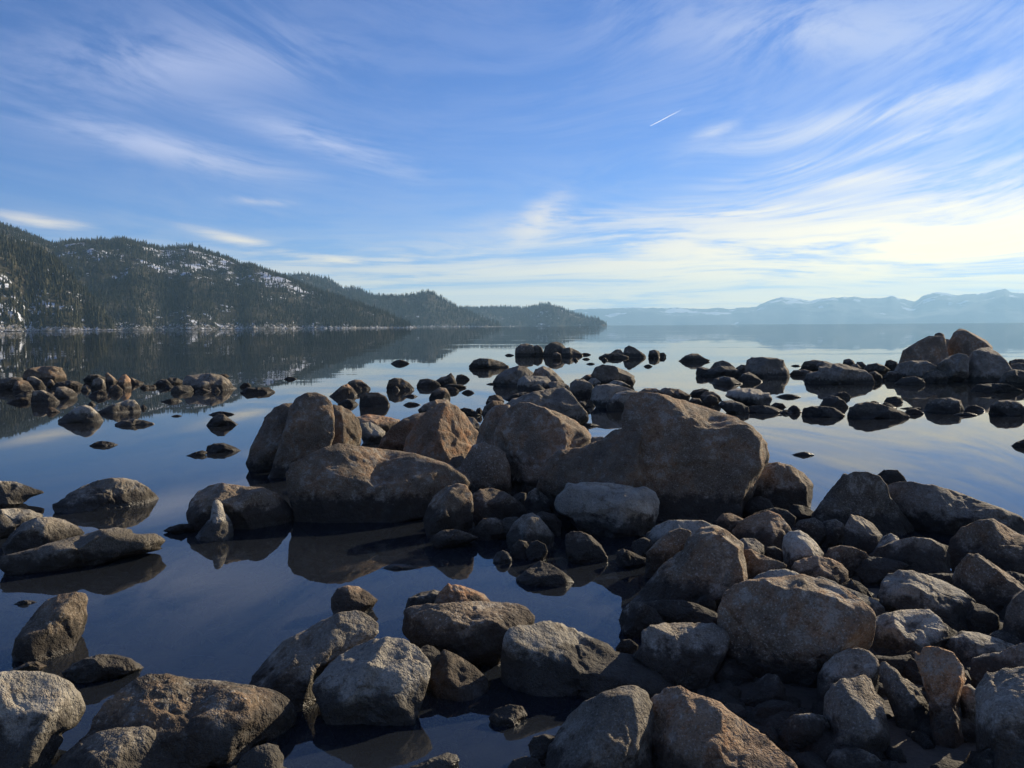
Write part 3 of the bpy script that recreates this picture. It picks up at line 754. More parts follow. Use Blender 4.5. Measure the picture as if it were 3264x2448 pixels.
2|p|G=M yb=840|118,765 130,710 190,705 240,730 282,767 265,810 160,820|small light stone in front of the flat rust-brown rock
2|g|G=M det=4 d=.7 yb=715 c=.2,-.3,.9,.6|1050,600 1120,550 1250,510 1380,487 1440,487 1480,510 1530,580 1580,640 1592,668 1575,702 1480,700 1350,680 1150,660|long low grey boulder behind the broad dome boulder
2|b|G=M yb=625|938,575 960,535 1000,526 1035,540 1055,570 1010,610 950,610|round brown stone perched on a low brown rock behind the dome
2|b|G=M yb=700|912,645 930,600 980,565 1040,570 1070,610 1010,660 940,675|low brown rock beneath a round perched stone, behind the dome
2|b|G=M|758,622 800,608 840,618 880,640 912,655 860,662 800,655|thin flat brown rock in the water beside a tiny orange stone
2|o|G=M|868,640 880,615 900,610 914,630 908,655 880,660|tiny orange stone just left of the low rock behind the dome
# ---- mid water rocks
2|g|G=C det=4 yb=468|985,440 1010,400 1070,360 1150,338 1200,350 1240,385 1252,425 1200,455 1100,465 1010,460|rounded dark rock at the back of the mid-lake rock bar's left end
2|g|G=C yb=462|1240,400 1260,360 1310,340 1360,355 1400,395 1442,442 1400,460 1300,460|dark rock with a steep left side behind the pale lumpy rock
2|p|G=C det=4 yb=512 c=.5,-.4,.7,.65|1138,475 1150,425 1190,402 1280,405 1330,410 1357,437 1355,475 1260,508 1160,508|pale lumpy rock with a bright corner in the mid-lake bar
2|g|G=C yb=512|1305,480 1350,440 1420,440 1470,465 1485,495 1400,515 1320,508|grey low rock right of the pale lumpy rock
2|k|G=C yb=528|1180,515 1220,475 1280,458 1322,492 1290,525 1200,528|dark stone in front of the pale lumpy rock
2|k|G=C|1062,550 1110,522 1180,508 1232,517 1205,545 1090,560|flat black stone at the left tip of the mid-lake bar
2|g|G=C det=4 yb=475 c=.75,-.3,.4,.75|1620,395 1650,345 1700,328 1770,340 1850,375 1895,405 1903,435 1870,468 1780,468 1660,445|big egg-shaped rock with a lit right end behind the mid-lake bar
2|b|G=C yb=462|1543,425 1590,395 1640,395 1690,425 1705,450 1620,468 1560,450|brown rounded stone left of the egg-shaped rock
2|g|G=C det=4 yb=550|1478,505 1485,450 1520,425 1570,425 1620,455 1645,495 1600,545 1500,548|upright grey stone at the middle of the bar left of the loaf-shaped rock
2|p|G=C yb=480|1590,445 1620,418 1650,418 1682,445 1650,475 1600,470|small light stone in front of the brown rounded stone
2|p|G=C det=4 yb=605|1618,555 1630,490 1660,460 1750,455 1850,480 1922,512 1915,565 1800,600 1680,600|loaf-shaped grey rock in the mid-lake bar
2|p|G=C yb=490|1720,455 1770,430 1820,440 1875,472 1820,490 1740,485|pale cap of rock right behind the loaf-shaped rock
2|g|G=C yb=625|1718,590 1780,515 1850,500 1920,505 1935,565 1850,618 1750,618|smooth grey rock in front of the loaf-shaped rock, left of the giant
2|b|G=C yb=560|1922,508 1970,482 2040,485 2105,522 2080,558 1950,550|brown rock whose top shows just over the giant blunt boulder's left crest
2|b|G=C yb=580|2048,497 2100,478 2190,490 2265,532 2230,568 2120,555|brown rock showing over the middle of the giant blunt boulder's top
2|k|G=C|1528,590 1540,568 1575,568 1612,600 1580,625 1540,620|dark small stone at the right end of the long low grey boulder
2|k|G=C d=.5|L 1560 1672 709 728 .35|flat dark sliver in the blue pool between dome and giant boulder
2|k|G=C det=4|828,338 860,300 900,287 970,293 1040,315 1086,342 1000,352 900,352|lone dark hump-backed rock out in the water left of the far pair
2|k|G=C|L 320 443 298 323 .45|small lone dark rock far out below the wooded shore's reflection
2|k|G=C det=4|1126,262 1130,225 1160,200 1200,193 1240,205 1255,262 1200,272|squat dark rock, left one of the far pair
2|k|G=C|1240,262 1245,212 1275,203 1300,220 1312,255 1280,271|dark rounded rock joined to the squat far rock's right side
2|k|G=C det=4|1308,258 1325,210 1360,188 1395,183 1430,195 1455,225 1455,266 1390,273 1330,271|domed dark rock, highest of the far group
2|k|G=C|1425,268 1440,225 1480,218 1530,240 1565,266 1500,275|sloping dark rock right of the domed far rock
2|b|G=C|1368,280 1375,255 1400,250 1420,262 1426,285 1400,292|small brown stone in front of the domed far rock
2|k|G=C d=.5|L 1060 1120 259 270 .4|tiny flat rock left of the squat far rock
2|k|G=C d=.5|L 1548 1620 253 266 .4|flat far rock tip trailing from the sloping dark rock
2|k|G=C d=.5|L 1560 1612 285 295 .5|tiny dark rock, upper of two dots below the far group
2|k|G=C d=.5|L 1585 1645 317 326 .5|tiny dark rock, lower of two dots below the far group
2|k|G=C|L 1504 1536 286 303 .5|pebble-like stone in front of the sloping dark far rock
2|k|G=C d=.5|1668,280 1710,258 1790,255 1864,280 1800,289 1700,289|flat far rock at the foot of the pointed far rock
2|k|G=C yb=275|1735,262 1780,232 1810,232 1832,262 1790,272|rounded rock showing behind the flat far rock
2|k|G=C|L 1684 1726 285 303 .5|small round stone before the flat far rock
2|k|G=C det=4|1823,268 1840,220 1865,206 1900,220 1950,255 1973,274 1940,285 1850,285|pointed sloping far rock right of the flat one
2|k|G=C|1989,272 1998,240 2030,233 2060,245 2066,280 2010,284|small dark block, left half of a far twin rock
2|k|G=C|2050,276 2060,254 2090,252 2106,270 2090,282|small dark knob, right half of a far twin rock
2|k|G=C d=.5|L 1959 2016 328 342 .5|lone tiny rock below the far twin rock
3|k|G=C det=4|-25,302 20,270 60,258 100,260 140,288 173,303 130,310 40,310|lone jagged dark rock far out, left of the right-hand rock field
2|b|G=C det=4|15,485 50,440 90,427 130,432 165,460 188,482 150,492 60,494|dark rounded rock behind the orange pyramid stone
2|o|G=C r=.1 c=.5,-.8,.3,.55|-77,532 -30,495 0,470 40,455 75,485 102,522 50,533 -20,538|sunlit orange pyramid stone in the water left of centre
2|k|G=C|L -25 113 552 590 .5|low dark rock below the orange pyramid stone
2|b|G=C det=4|117,590 125,530 160,510 240,512 290,540 313,588 280,598 200,602 130,600|squat brown rock mirrored in water right of the orange pyramid stone
2|b|G=C det=4 c=.7,-.5,.4,.65|293,478 310,430 345,416 390,420 440,450 471,485 430,497 350,497 300,490|brown rock with a lit right face right of the pyramid group
2|b|G=C|L 328 378 468 496 .5|little rounded stone leaning on the brown lit rock
2|k|G=C det=4|489,462 510,425 560,420 610,435 641,460 600,472 520,474|dark boxy rock left of the shark-fin rock
2|k|G=C r=.1|600,440 650,410 680,405 710,385 730,410 746,448 700,460 630,460|shark-fin rock with a sharp peak in mid-water
2|b|G=C|742,424 750,398 780,392 810,405 831,422 800,430 755,430|small rounded rock right of the shark-fin rock
2|k|G=C d=.6|656,470 700,453 770,458 816,475 780,484 690,484|flat dark rock below the shark-fin rock
2|b|G=C|655,498 700,472 740,480 762,496 720,506 670,508|brown hump in front of the flat dark rock
2|b|G=C det=4|569,545 590,505 640,478 680,485 700,520 706,545 650,556 590,556|rounded brown boulder standing below the dark boxy rock
2|k|G=C d=.6|L 779 863 493 513 .5|lone lens-shaped rock right of the brown humps
2|b|G=C d=.6|L 401 516 572 591 .4|flat lone brown rock left of the low tan rock
2|k|G=C d=.5|L 409 496 522 537 .5|thin flat rock below the lit-faced brown rock
2|k|G=C d=.5|L 938 1032 447 457 .4|flat sliver at the left tip of the mid-lake bar's back rock
# ---- left cluster
1|b|G=L det=4 r=.3 c=.6,-.5,.5,.7|143,420 160,375 200,350 280,342 350,342 400,355 425,400 432,438 400,450 300,450 180,445|largest pale tan block at the back of the left rock spit
1|g|G=L yb=492|170,470 180,410 220,405 270,435 297,477 230,490|grey slanted rock leaning before the pale tan block
1|b|G=L c=.5,-.5,.6,.65|83,485 100,440 140,430 180,440 205,470 221,497 170,505 100,503|rounded rock with a tan lit side left of the slanted grey rock
1|k|G=L yb=490|-80,470 0,425 80,412 140,415 155,445 90,475 0,485|dark low rock at the far left end of the spit
1|b|G=L|L 300 362 425 472 .5|small brown stone between the tan block and the flat dark rock
1|k|G=L d=.6|330,482 370,445 440,433 500,440 537,460 500,478 400,488|flat dark rock right of the small brown stone on the spit
1|g|G=L c=.6,-.4,.6,.7|353,525 370,475 420,472 470,495 501,522 495,540 420,548 370,545|smooth grey wedge rock with its own clear reflection on the spit
1|g|G=L det=4 yb=585|200,565 215,500 280,495 340,525 386,570 340,583 250,585 205,582|smooth dark oval rock in front of the left spit
1|g|G=L d=.5|L 100 216 507 530 .6|thin flat rock left of the smooth dark oval rock
1|b|G=L d=.5|L 40 216 542 575 .75|low skimming rock at the left edge below the spit
1|b|G=L|L 524 587 460 497 .6|small upright tan stone mirrored between the spit rocks
1|g|G=L yb=495|593,482 605,430 640,413 675,430 687,478 650,492|upright rounded stone in the middle of the left spit
1|k|G=L yb=448|540,425 580,395 640,395 680,415 690,440 560,445|dark flat-backed rock behind the upright rounded stone on the spit
1|b|G=L r=.1 yb=470|684,462 685,390 700,380 730,405 762,437 750,465|jagged tilted stone left of the glowing pillar stone
1|o|G=L r=.2 yb=482 c=.85,-.5,.1,.5|753,455 790,400 820,395 845,425 852,476 820,482 770,475|pillar stone with a glowing sunlit right edge on the left spit
1|b|G=L|840,445 850,412 890,430 932,446 900,458|small dark spur right of the glowing pillar stone
1|b|G=L c=.5,-.6,.5,.6|704,500 720,465 760,460 796,492 780,510 720,512|knobbly brown stone in front of the jagged tilted stone
1|b|G=L c=.6,-.5,.5,.6|572,535 600,510 640,495 680,505 697,525 660,540|tan-lit flat stone in front of the upright rounded stone
1|g|G=L|L 569 622 567 590 .5|small grey stone below the tan-lit flat stone
1|b|G=L c=.6,-.6,.4,.55|908,478 930,460 975,465 1005,462 1012,480 960,484|low stone with a bright tan right end in the spit's gap
1|k|G=L|998,455 1040,425 1080,425 1108,455 1080,470 1010,470|dark stone left of the flat grey rock on the spit
1|g|G=L|1056,432 1100,413 1150,418 1197,442 1180,455 1090,457|flat grey rock behind the short pale log-like rock
1|k|G=L d=.6|L 1070 1132 458 480 .5|small flat dark stone left of the short pale log-like rock
1|p|G=L c=.6,-.5,.4,.7|1107,495 1130,470 1190,464 1235,468 1253,492 1240,508 1130,510|short pale log-like rock with a crisp mirror image
1|g|G=L det=4 c=.65,-.3,.6,.72|1188,440 1210,400 1280,392 1360,388 1430,398 1480,430 1510,470 1537,490 1480,498 1350,497 1250,482|large grey mound at the right end of the left spit
1|b|G=L yb=420|1415,405 1430,390 1465,390 1488,408 1460,418|small stone behind the crest of the large grey mound
1|b|G=L|L 1257 1369 484 506 .5|brown low stone before the large grey mound
1|b|G=L|L 1369 1427 475 503 .6|small tan stone at the large grey mound's front
1|k|G=L|1553,470 1580,450 1610,448 1628,466 1605,478|dark knob behind the dark long rock right of the mound
1|k|G=L det=4 c=.8,-.4,.3,.7|1558,508 1600,475 1680,478 1740,478 1782,505 1760,514 1600,516|dark long rock with a tan tip right of the large grey mound
1|k|G=L d=.6|L 1839 1927 408 424 .4|lone small dark rock out right of the left spit
1|k|G=L d=.6|L 1040 1181 548 569 .7|flat dark rock below the short pale log-like rock
1|p|G=L det=4 c=.6,-.6,.5,.6|638,628 700,600 770,575 830,558 870,560 900,595 913,630 860,640 750,643 670,640|sloping rock with a bright sunlit right end before the left spit
1|g|G=L|L 908 954 589 612 .4|little stone at the right foot of the bright-ended sloping rock
1|p|G=L det=4 r=.2|378,687 430,650 490,610 550,592 590,605 640,650 667,690 640,702 560,704 450,698|grey tent-shaped rock with a mirrored point in the left water
1|p|G=L d=.6|744,714 790,690 860,682 930,690 1001,712 950,720 820,724|low flat pale rock right of the tent-shaped rock
1|o|G=L c=.5,-.7,.4,.6|298,637 310,612 340,607 387,633 350,641|small sunlit orange stone left of the tent-shaped rock
1|k|G=L d=.5|L 1110 1181 654 664 .5|tiny dark sliver right of the flat pale rock
1|k|G=L d=.5|L 1349 1522 632 654 .45|flat dark rock just behind the small pyramid rock
1|k|G=L r=.2|1337,721 1370,680 1410,650 1450,652 1500,690 1547,722 1480,728 1400,728|small dark pyramid rock mirrored in open water
1|k|G=L d=.7|L 579 777 824 854 .4|lone dark lens-shaped rock in open water at left
1|k|G=L|1336,892 1345,855 1390,840 1450,838 1510,860 1567,891 1480,898 1380,898|rounded dark rock with a low tail beside the tall knobbed cluster
1|k|G=L d=.5|1203,921 1260,898 1310,886 1342,896 1335,910 1250,918|low black tail rock left of the rounded dark rock
1|g|G=M yb=720|1711,675 1750,640 1790,632 1810,690 1760,715|grey rock showing behind the tall knobbed cluster's left flank
# ---- right rock field
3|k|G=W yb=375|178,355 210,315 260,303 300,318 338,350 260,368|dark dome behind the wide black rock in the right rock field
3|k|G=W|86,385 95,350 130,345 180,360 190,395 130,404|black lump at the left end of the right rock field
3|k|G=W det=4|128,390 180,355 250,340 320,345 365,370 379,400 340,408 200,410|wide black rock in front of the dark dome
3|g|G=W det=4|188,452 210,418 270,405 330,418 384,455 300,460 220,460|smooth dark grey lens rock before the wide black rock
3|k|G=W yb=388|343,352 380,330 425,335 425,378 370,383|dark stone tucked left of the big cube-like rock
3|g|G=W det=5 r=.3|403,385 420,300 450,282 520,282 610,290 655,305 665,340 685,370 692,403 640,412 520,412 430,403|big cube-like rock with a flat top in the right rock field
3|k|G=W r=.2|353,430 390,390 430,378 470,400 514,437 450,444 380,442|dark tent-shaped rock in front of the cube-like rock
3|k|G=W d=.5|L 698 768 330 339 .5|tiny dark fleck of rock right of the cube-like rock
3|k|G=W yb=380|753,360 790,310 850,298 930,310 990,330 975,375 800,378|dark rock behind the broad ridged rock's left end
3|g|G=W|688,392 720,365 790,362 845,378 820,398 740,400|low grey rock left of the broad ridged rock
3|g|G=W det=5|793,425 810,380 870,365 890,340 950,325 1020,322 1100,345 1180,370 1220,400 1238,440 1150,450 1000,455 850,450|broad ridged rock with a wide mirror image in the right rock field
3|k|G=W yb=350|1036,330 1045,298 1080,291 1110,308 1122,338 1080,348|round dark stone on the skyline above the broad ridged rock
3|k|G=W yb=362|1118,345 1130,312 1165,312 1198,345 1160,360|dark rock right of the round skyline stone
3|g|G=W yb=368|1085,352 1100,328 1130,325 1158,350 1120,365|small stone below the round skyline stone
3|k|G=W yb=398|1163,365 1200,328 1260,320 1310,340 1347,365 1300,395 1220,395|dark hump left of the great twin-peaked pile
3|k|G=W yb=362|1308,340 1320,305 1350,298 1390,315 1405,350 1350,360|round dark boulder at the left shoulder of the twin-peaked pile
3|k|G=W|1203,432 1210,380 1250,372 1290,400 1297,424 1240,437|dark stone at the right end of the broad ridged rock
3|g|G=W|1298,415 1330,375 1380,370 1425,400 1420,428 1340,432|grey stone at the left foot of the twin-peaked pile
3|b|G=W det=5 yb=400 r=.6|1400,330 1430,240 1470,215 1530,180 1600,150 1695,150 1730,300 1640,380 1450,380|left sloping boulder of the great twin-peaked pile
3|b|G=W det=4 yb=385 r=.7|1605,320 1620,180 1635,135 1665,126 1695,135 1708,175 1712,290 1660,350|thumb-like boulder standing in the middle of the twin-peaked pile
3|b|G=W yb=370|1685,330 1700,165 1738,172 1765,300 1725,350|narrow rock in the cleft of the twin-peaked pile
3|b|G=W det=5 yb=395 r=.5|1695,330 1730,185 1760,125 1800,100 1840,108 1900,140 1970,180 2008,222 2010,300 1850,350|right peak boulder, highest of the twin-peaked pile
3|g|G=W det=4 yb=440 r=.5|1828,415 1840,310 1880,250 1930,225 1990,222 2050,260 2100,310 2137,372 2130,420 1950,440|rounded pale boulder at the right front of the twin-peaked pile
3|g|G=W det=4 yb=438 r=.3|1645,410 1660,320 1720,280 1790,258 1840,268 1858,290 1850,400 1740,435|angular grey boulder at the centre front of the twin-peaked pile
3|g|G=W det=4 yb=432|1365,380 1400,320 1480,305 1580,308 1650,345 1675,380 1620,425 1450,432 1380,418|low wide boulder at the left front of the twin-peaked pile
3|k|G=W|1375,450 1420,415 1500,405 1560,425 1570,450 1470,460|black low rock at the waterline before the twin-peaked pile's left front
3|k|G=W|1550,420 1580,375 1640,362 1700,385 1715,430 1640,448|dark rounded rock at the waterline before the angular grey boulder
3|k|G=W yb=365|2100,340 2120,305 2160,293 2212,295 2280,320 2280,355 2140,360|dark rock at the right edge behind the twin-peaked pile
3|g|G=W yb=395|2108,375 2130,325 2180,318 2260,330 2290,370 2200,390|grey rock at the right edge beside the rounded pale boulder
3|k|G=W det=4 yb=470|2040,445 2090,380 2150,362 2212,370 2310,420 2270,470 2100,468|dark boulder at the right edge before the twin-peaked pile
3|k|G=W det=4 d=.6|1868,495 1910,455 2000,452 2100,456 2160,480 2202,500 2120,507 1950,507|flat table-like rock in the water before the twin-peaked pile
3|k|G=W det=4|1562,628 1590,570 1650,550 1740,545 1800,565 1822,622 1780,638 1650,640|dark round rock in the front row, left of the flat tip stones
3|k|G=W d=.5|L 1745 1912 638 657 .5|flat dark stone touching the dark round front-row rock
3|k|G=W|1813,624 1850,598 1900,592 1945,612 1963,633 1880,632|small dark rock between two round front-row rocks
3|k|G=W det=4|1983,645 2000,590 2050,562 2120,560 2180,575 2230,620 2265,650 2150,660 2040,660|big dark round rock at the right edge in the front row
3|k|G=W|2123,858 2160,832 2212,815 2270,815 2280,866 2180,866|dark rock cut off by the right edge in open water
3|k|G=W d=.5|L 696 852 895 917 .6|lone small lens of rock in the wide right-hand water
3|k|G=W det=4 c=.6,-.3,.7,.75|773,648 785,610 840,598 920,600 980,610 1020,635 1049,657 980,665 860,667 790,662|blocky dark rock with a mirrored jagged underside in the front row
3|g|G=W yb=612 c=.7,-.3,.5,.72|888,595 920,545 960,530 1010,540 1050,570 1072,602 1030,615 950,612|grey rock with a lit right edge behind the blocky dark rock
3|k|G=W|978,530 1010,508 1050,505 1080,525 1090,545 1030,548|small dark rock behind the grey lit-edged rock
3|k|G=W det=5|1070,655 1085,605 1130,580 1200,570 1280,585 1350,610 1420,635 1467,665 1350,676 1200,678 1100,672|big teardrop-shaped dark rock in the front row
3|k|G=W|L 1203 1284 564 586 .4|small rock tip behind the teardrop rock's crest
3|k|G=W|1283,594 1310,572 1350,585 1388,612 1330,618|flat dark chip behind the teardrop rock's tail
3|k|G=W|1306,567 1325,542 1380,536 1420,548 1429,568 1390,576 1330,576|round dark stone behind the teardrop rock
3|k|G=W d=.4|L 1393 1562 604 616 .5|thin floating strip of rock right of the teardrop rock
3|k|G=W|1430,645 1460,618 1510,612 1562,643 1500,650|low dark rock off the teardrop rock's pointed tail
3|k|G=W d=.5|L 594 766 520 540 .5|jagged flat rock strip right of the pale oval flat-topped rock
3|p|G=W det=5 c=0,-.25,1,.45|278,530 295,495 350,482 440,482 500,495 520,510 560,515 578,555 560,580 480,590 400,578 310,550|pale oval flat-topped rock at the left of the right rock field
3|g|G=W det=4 c=.6,-.4,.6,.75|230,590 260,562 320,560 380,580 425,605 430,632 380,648 290,635|rounded log-like rock in front of the pale oval flat-topped rock
3|k|G=W yb=548|42,525 70,495 130,485 168,494 168,530 80,545|dark hump above the giant blunt boulder's sloping right crest
3|b|G=W yb=582|115,530 150,503 200,505 240,535 253,562 200,578 130,565|brown rounded rock left of the pale oval flat-topped rock
3|b|G=W yb=608|132,562 155,530 190,523 225,545 238,578 160,600|small brown ball-like stone in front of the brown rounded rock
3|b|G=W yb=615|25,580 60,547 110,550 133,582 80,608|low brown stone just above the giant boulder's right crest
3|p|G=W|425,625 440,595 520,592 590,605 640,625 662,634 600,640 440,643|long low pale rock between the log-like rock and small round stones
3|k|G=W yb=622|572,595 600,575 650,582 672,607 640,622 590,616|dark stone behind the long low pale rock's right end
3|k|G=W|L 627 712 622 645 .5|small dark stone off the long low pale rock's tip
3|k|G=W|L 671 771 593 638 .5|small pointed dark rock mirrored right of the long low pale rock
"""
# ------------------------------------------------------------------ granite
def granite(name, a, b, stain, rust, rust_amt):
    mt, G = material(name)
    tc = G.new('ShaderNodeTexCoord').outputs['Object']
    info = G.new('ShaderNodeObjectInfo').outputs['Random']
    off = G.comb(G.m('MULTIPLY', info, 37.0), G.m('MULTIPLY', info, 91.0), G.m('MULTIPLY', info, 13.0))
    p = G.vm('SCALE', G.vm('ADD', tc, off), G.m('ADD', 0.62, G.m('MULTIPLY', G.m('FRACT', G.m('MULTIPLY', info, 5.13)), 0.8)))
    wp = G.new('ShaderNodeNewGeometry').outputs['Position']
    z = G.sep(wp)[2]
    big = G.noise(p, 2.3, 4, 0.62)
    mid = G.noise(p, 9.0, 5, 0.70)
    gr = G.noise(p, 78.0, 2, 0.7)
    col = G.mix(G.smooth(big, 0.36, 0.64), a, b)
    # rust streaks, dark lichen and pale bleached blotches
    mixed = G.m('ADD', G.m('MULTIPLY', big, 0.45), G.m('MULTIPLY', mid, 0.55))
    col = G.mix(G.m('MULTIPLY', G.smooth(mixed, 0.49, 0.57), rust_amt), col, rust)
    col = G.mix(G.smooth(mid, 0.52, 0.66, 0.0, 0.62), col, G.vm('SCALE', col, 0.36))
    col = G.mix(G.smooth(G.m('SUBTRACT', mid, G.m('MULTIPLY', big, 0.5)), 0.20, 0.09, 0.0, 0.40), col, (0.40, 0.365, 0.30))
    # salt and pepper crystals
    col = G.mix(G.smooth(gr, 0.54, 0.66, 0.0, 0.60), col, G.vm('SCALE', col, 0.35))
    col = G.mix(G.smooth(gr, 0.42, 0.33, 0.0, 0.40), col, (0.50, 0.46, 0.39))
    tone = G.m('ADD', 0.80, G.m('MULTIPLY', G.m('FRACT', G.m('MULTIPLY', info, 7.31)), 0.52))
    col = G.vm('SCALE', col, tone)
    # dark film left by the lake up to its high-water mark
    edge = G.m('ADD', 0.135, G.m('MULTIPLY', G.m('SUBTRACT', mixed, 0.5), 0.60))
    edge = G.m('ADD', edge, G.m('MULTIPLY', G.m('FRACT', G.m('MULTIPLY', info, 3.7)), 0.15))
    wet = G.smooth(G.m('SUBTRACT', z, edge), 0.05, -0.05)
    col = G.mix(G.m('MULTIPLY', wet, 0.86), col, stain)
    bs = G.new('ShaderNodeBsdfPrincipled')
    G.put(bs.inputs['Base Color'], col)
    G.put(bs.inputs['Roughness'], G.smooth(G.m('SUBTRACT', z, 0.03), 0.03, -0.01, 0.88, 0.40))
    bs.inputs['Specular IOR Level'].default_value = 0.25
    h = G.m('ADD', mid, G.m('MULTIPLY', G.noise(p, 30.0, 3, 0.75), 0.45))
    bp = G.new('ShaderNodeBump')
    bp.inputs['Strength'].default_value = 1.0
    bp.inputs['Distance'].default_value = 0.055
    G.put(bp.inputs['Height'], h)
    G.t.links.new(bp.outputs[0], bs.inputs['Normal'])
    finish(G, bs.outputs[0])
    return mt


STAIN = (0.030, 0.026, 0.021)
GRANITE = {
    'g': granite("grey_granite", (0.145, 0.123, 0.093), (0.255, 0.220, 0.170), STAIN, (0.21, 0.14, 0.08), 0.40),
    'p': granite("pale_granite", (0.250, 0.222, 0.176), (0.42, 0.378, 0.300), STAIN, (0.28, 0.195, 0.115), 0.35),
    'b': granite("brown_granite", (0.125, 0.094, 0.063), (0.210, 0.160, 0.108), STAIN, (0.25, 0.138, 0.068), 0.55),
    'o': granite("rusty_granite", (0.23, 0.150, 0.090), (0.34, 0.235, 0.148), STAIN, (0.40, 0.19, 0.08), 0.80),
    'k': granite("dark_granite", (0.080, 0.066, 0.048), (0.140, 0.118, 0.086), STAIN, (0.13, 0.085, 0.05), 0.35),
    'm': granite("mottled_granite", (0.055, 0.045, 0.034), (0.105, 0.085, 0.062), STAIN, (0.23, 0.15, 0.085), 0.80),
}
ICO = {}


def ico(level):
    if level not in ICO:
        bm = bmesh.new()
        bmesh.ops.create_icosphere(bm, subdivisions=level, radius=1.0)
        bm.verts.ensure_lookup_table()
        v = np.array([x.co[:] for x in bm.verts])
        f = np.array([[x.index for x in fc.verts] for fc in bm.faces])
        bm.free()
        ICO[level] = (v / np.linalg.norm(v, axis=1)[:, None], f)
    return ICO[level]


def polar_radius(poly, c, n=144):
    """distance from c to the outline in n directions"""
    th = np.arange(n) * 2 * np.pi / n - np.pi
    R = np.zeros(n)
    q = poly - c
    for k in range(len(q)):
        a, b = q[k], q[(k + 1) % len(q)]
        e = b - a
        ux, uy = np.cos(th), np.sin(th)
        den = ux * e[1] - uy * e[0]
        den = np.where(np.abs(den) < 1e-9, 1e-9, den)
        t = (a[0] * e[1] - a[1] * e[0]) / den
        s = (a[0] * uy - a[1] * ux) / den
        R = np.where((t > 0) & (s >= -1e-6) & (s <= 1 + 1e-6), np.maximum(R, t), R)
    good = R > 0
    if not good.all():
        R = np.interp(th, th[good], R[good], period=2 * np.pi)
    k = np.array([1, 3, 1], float)
    k /= k.sum()
    R = sum(np.roll(R, i - 1) * w for i, w in enumerate(k))
    return th, R


def centroid(q):
    x, y = q[:, 0], q[:, 1]
    x2, y2 = np.roll(x, -1), np.roll(y, -1)
    cr = x * y2 - x2 * y
    A = cr.sum() / 2
    return np.array([((x + x2) * cr).sum(), ((y + y2) * cr).sum()]) / (6 * A)


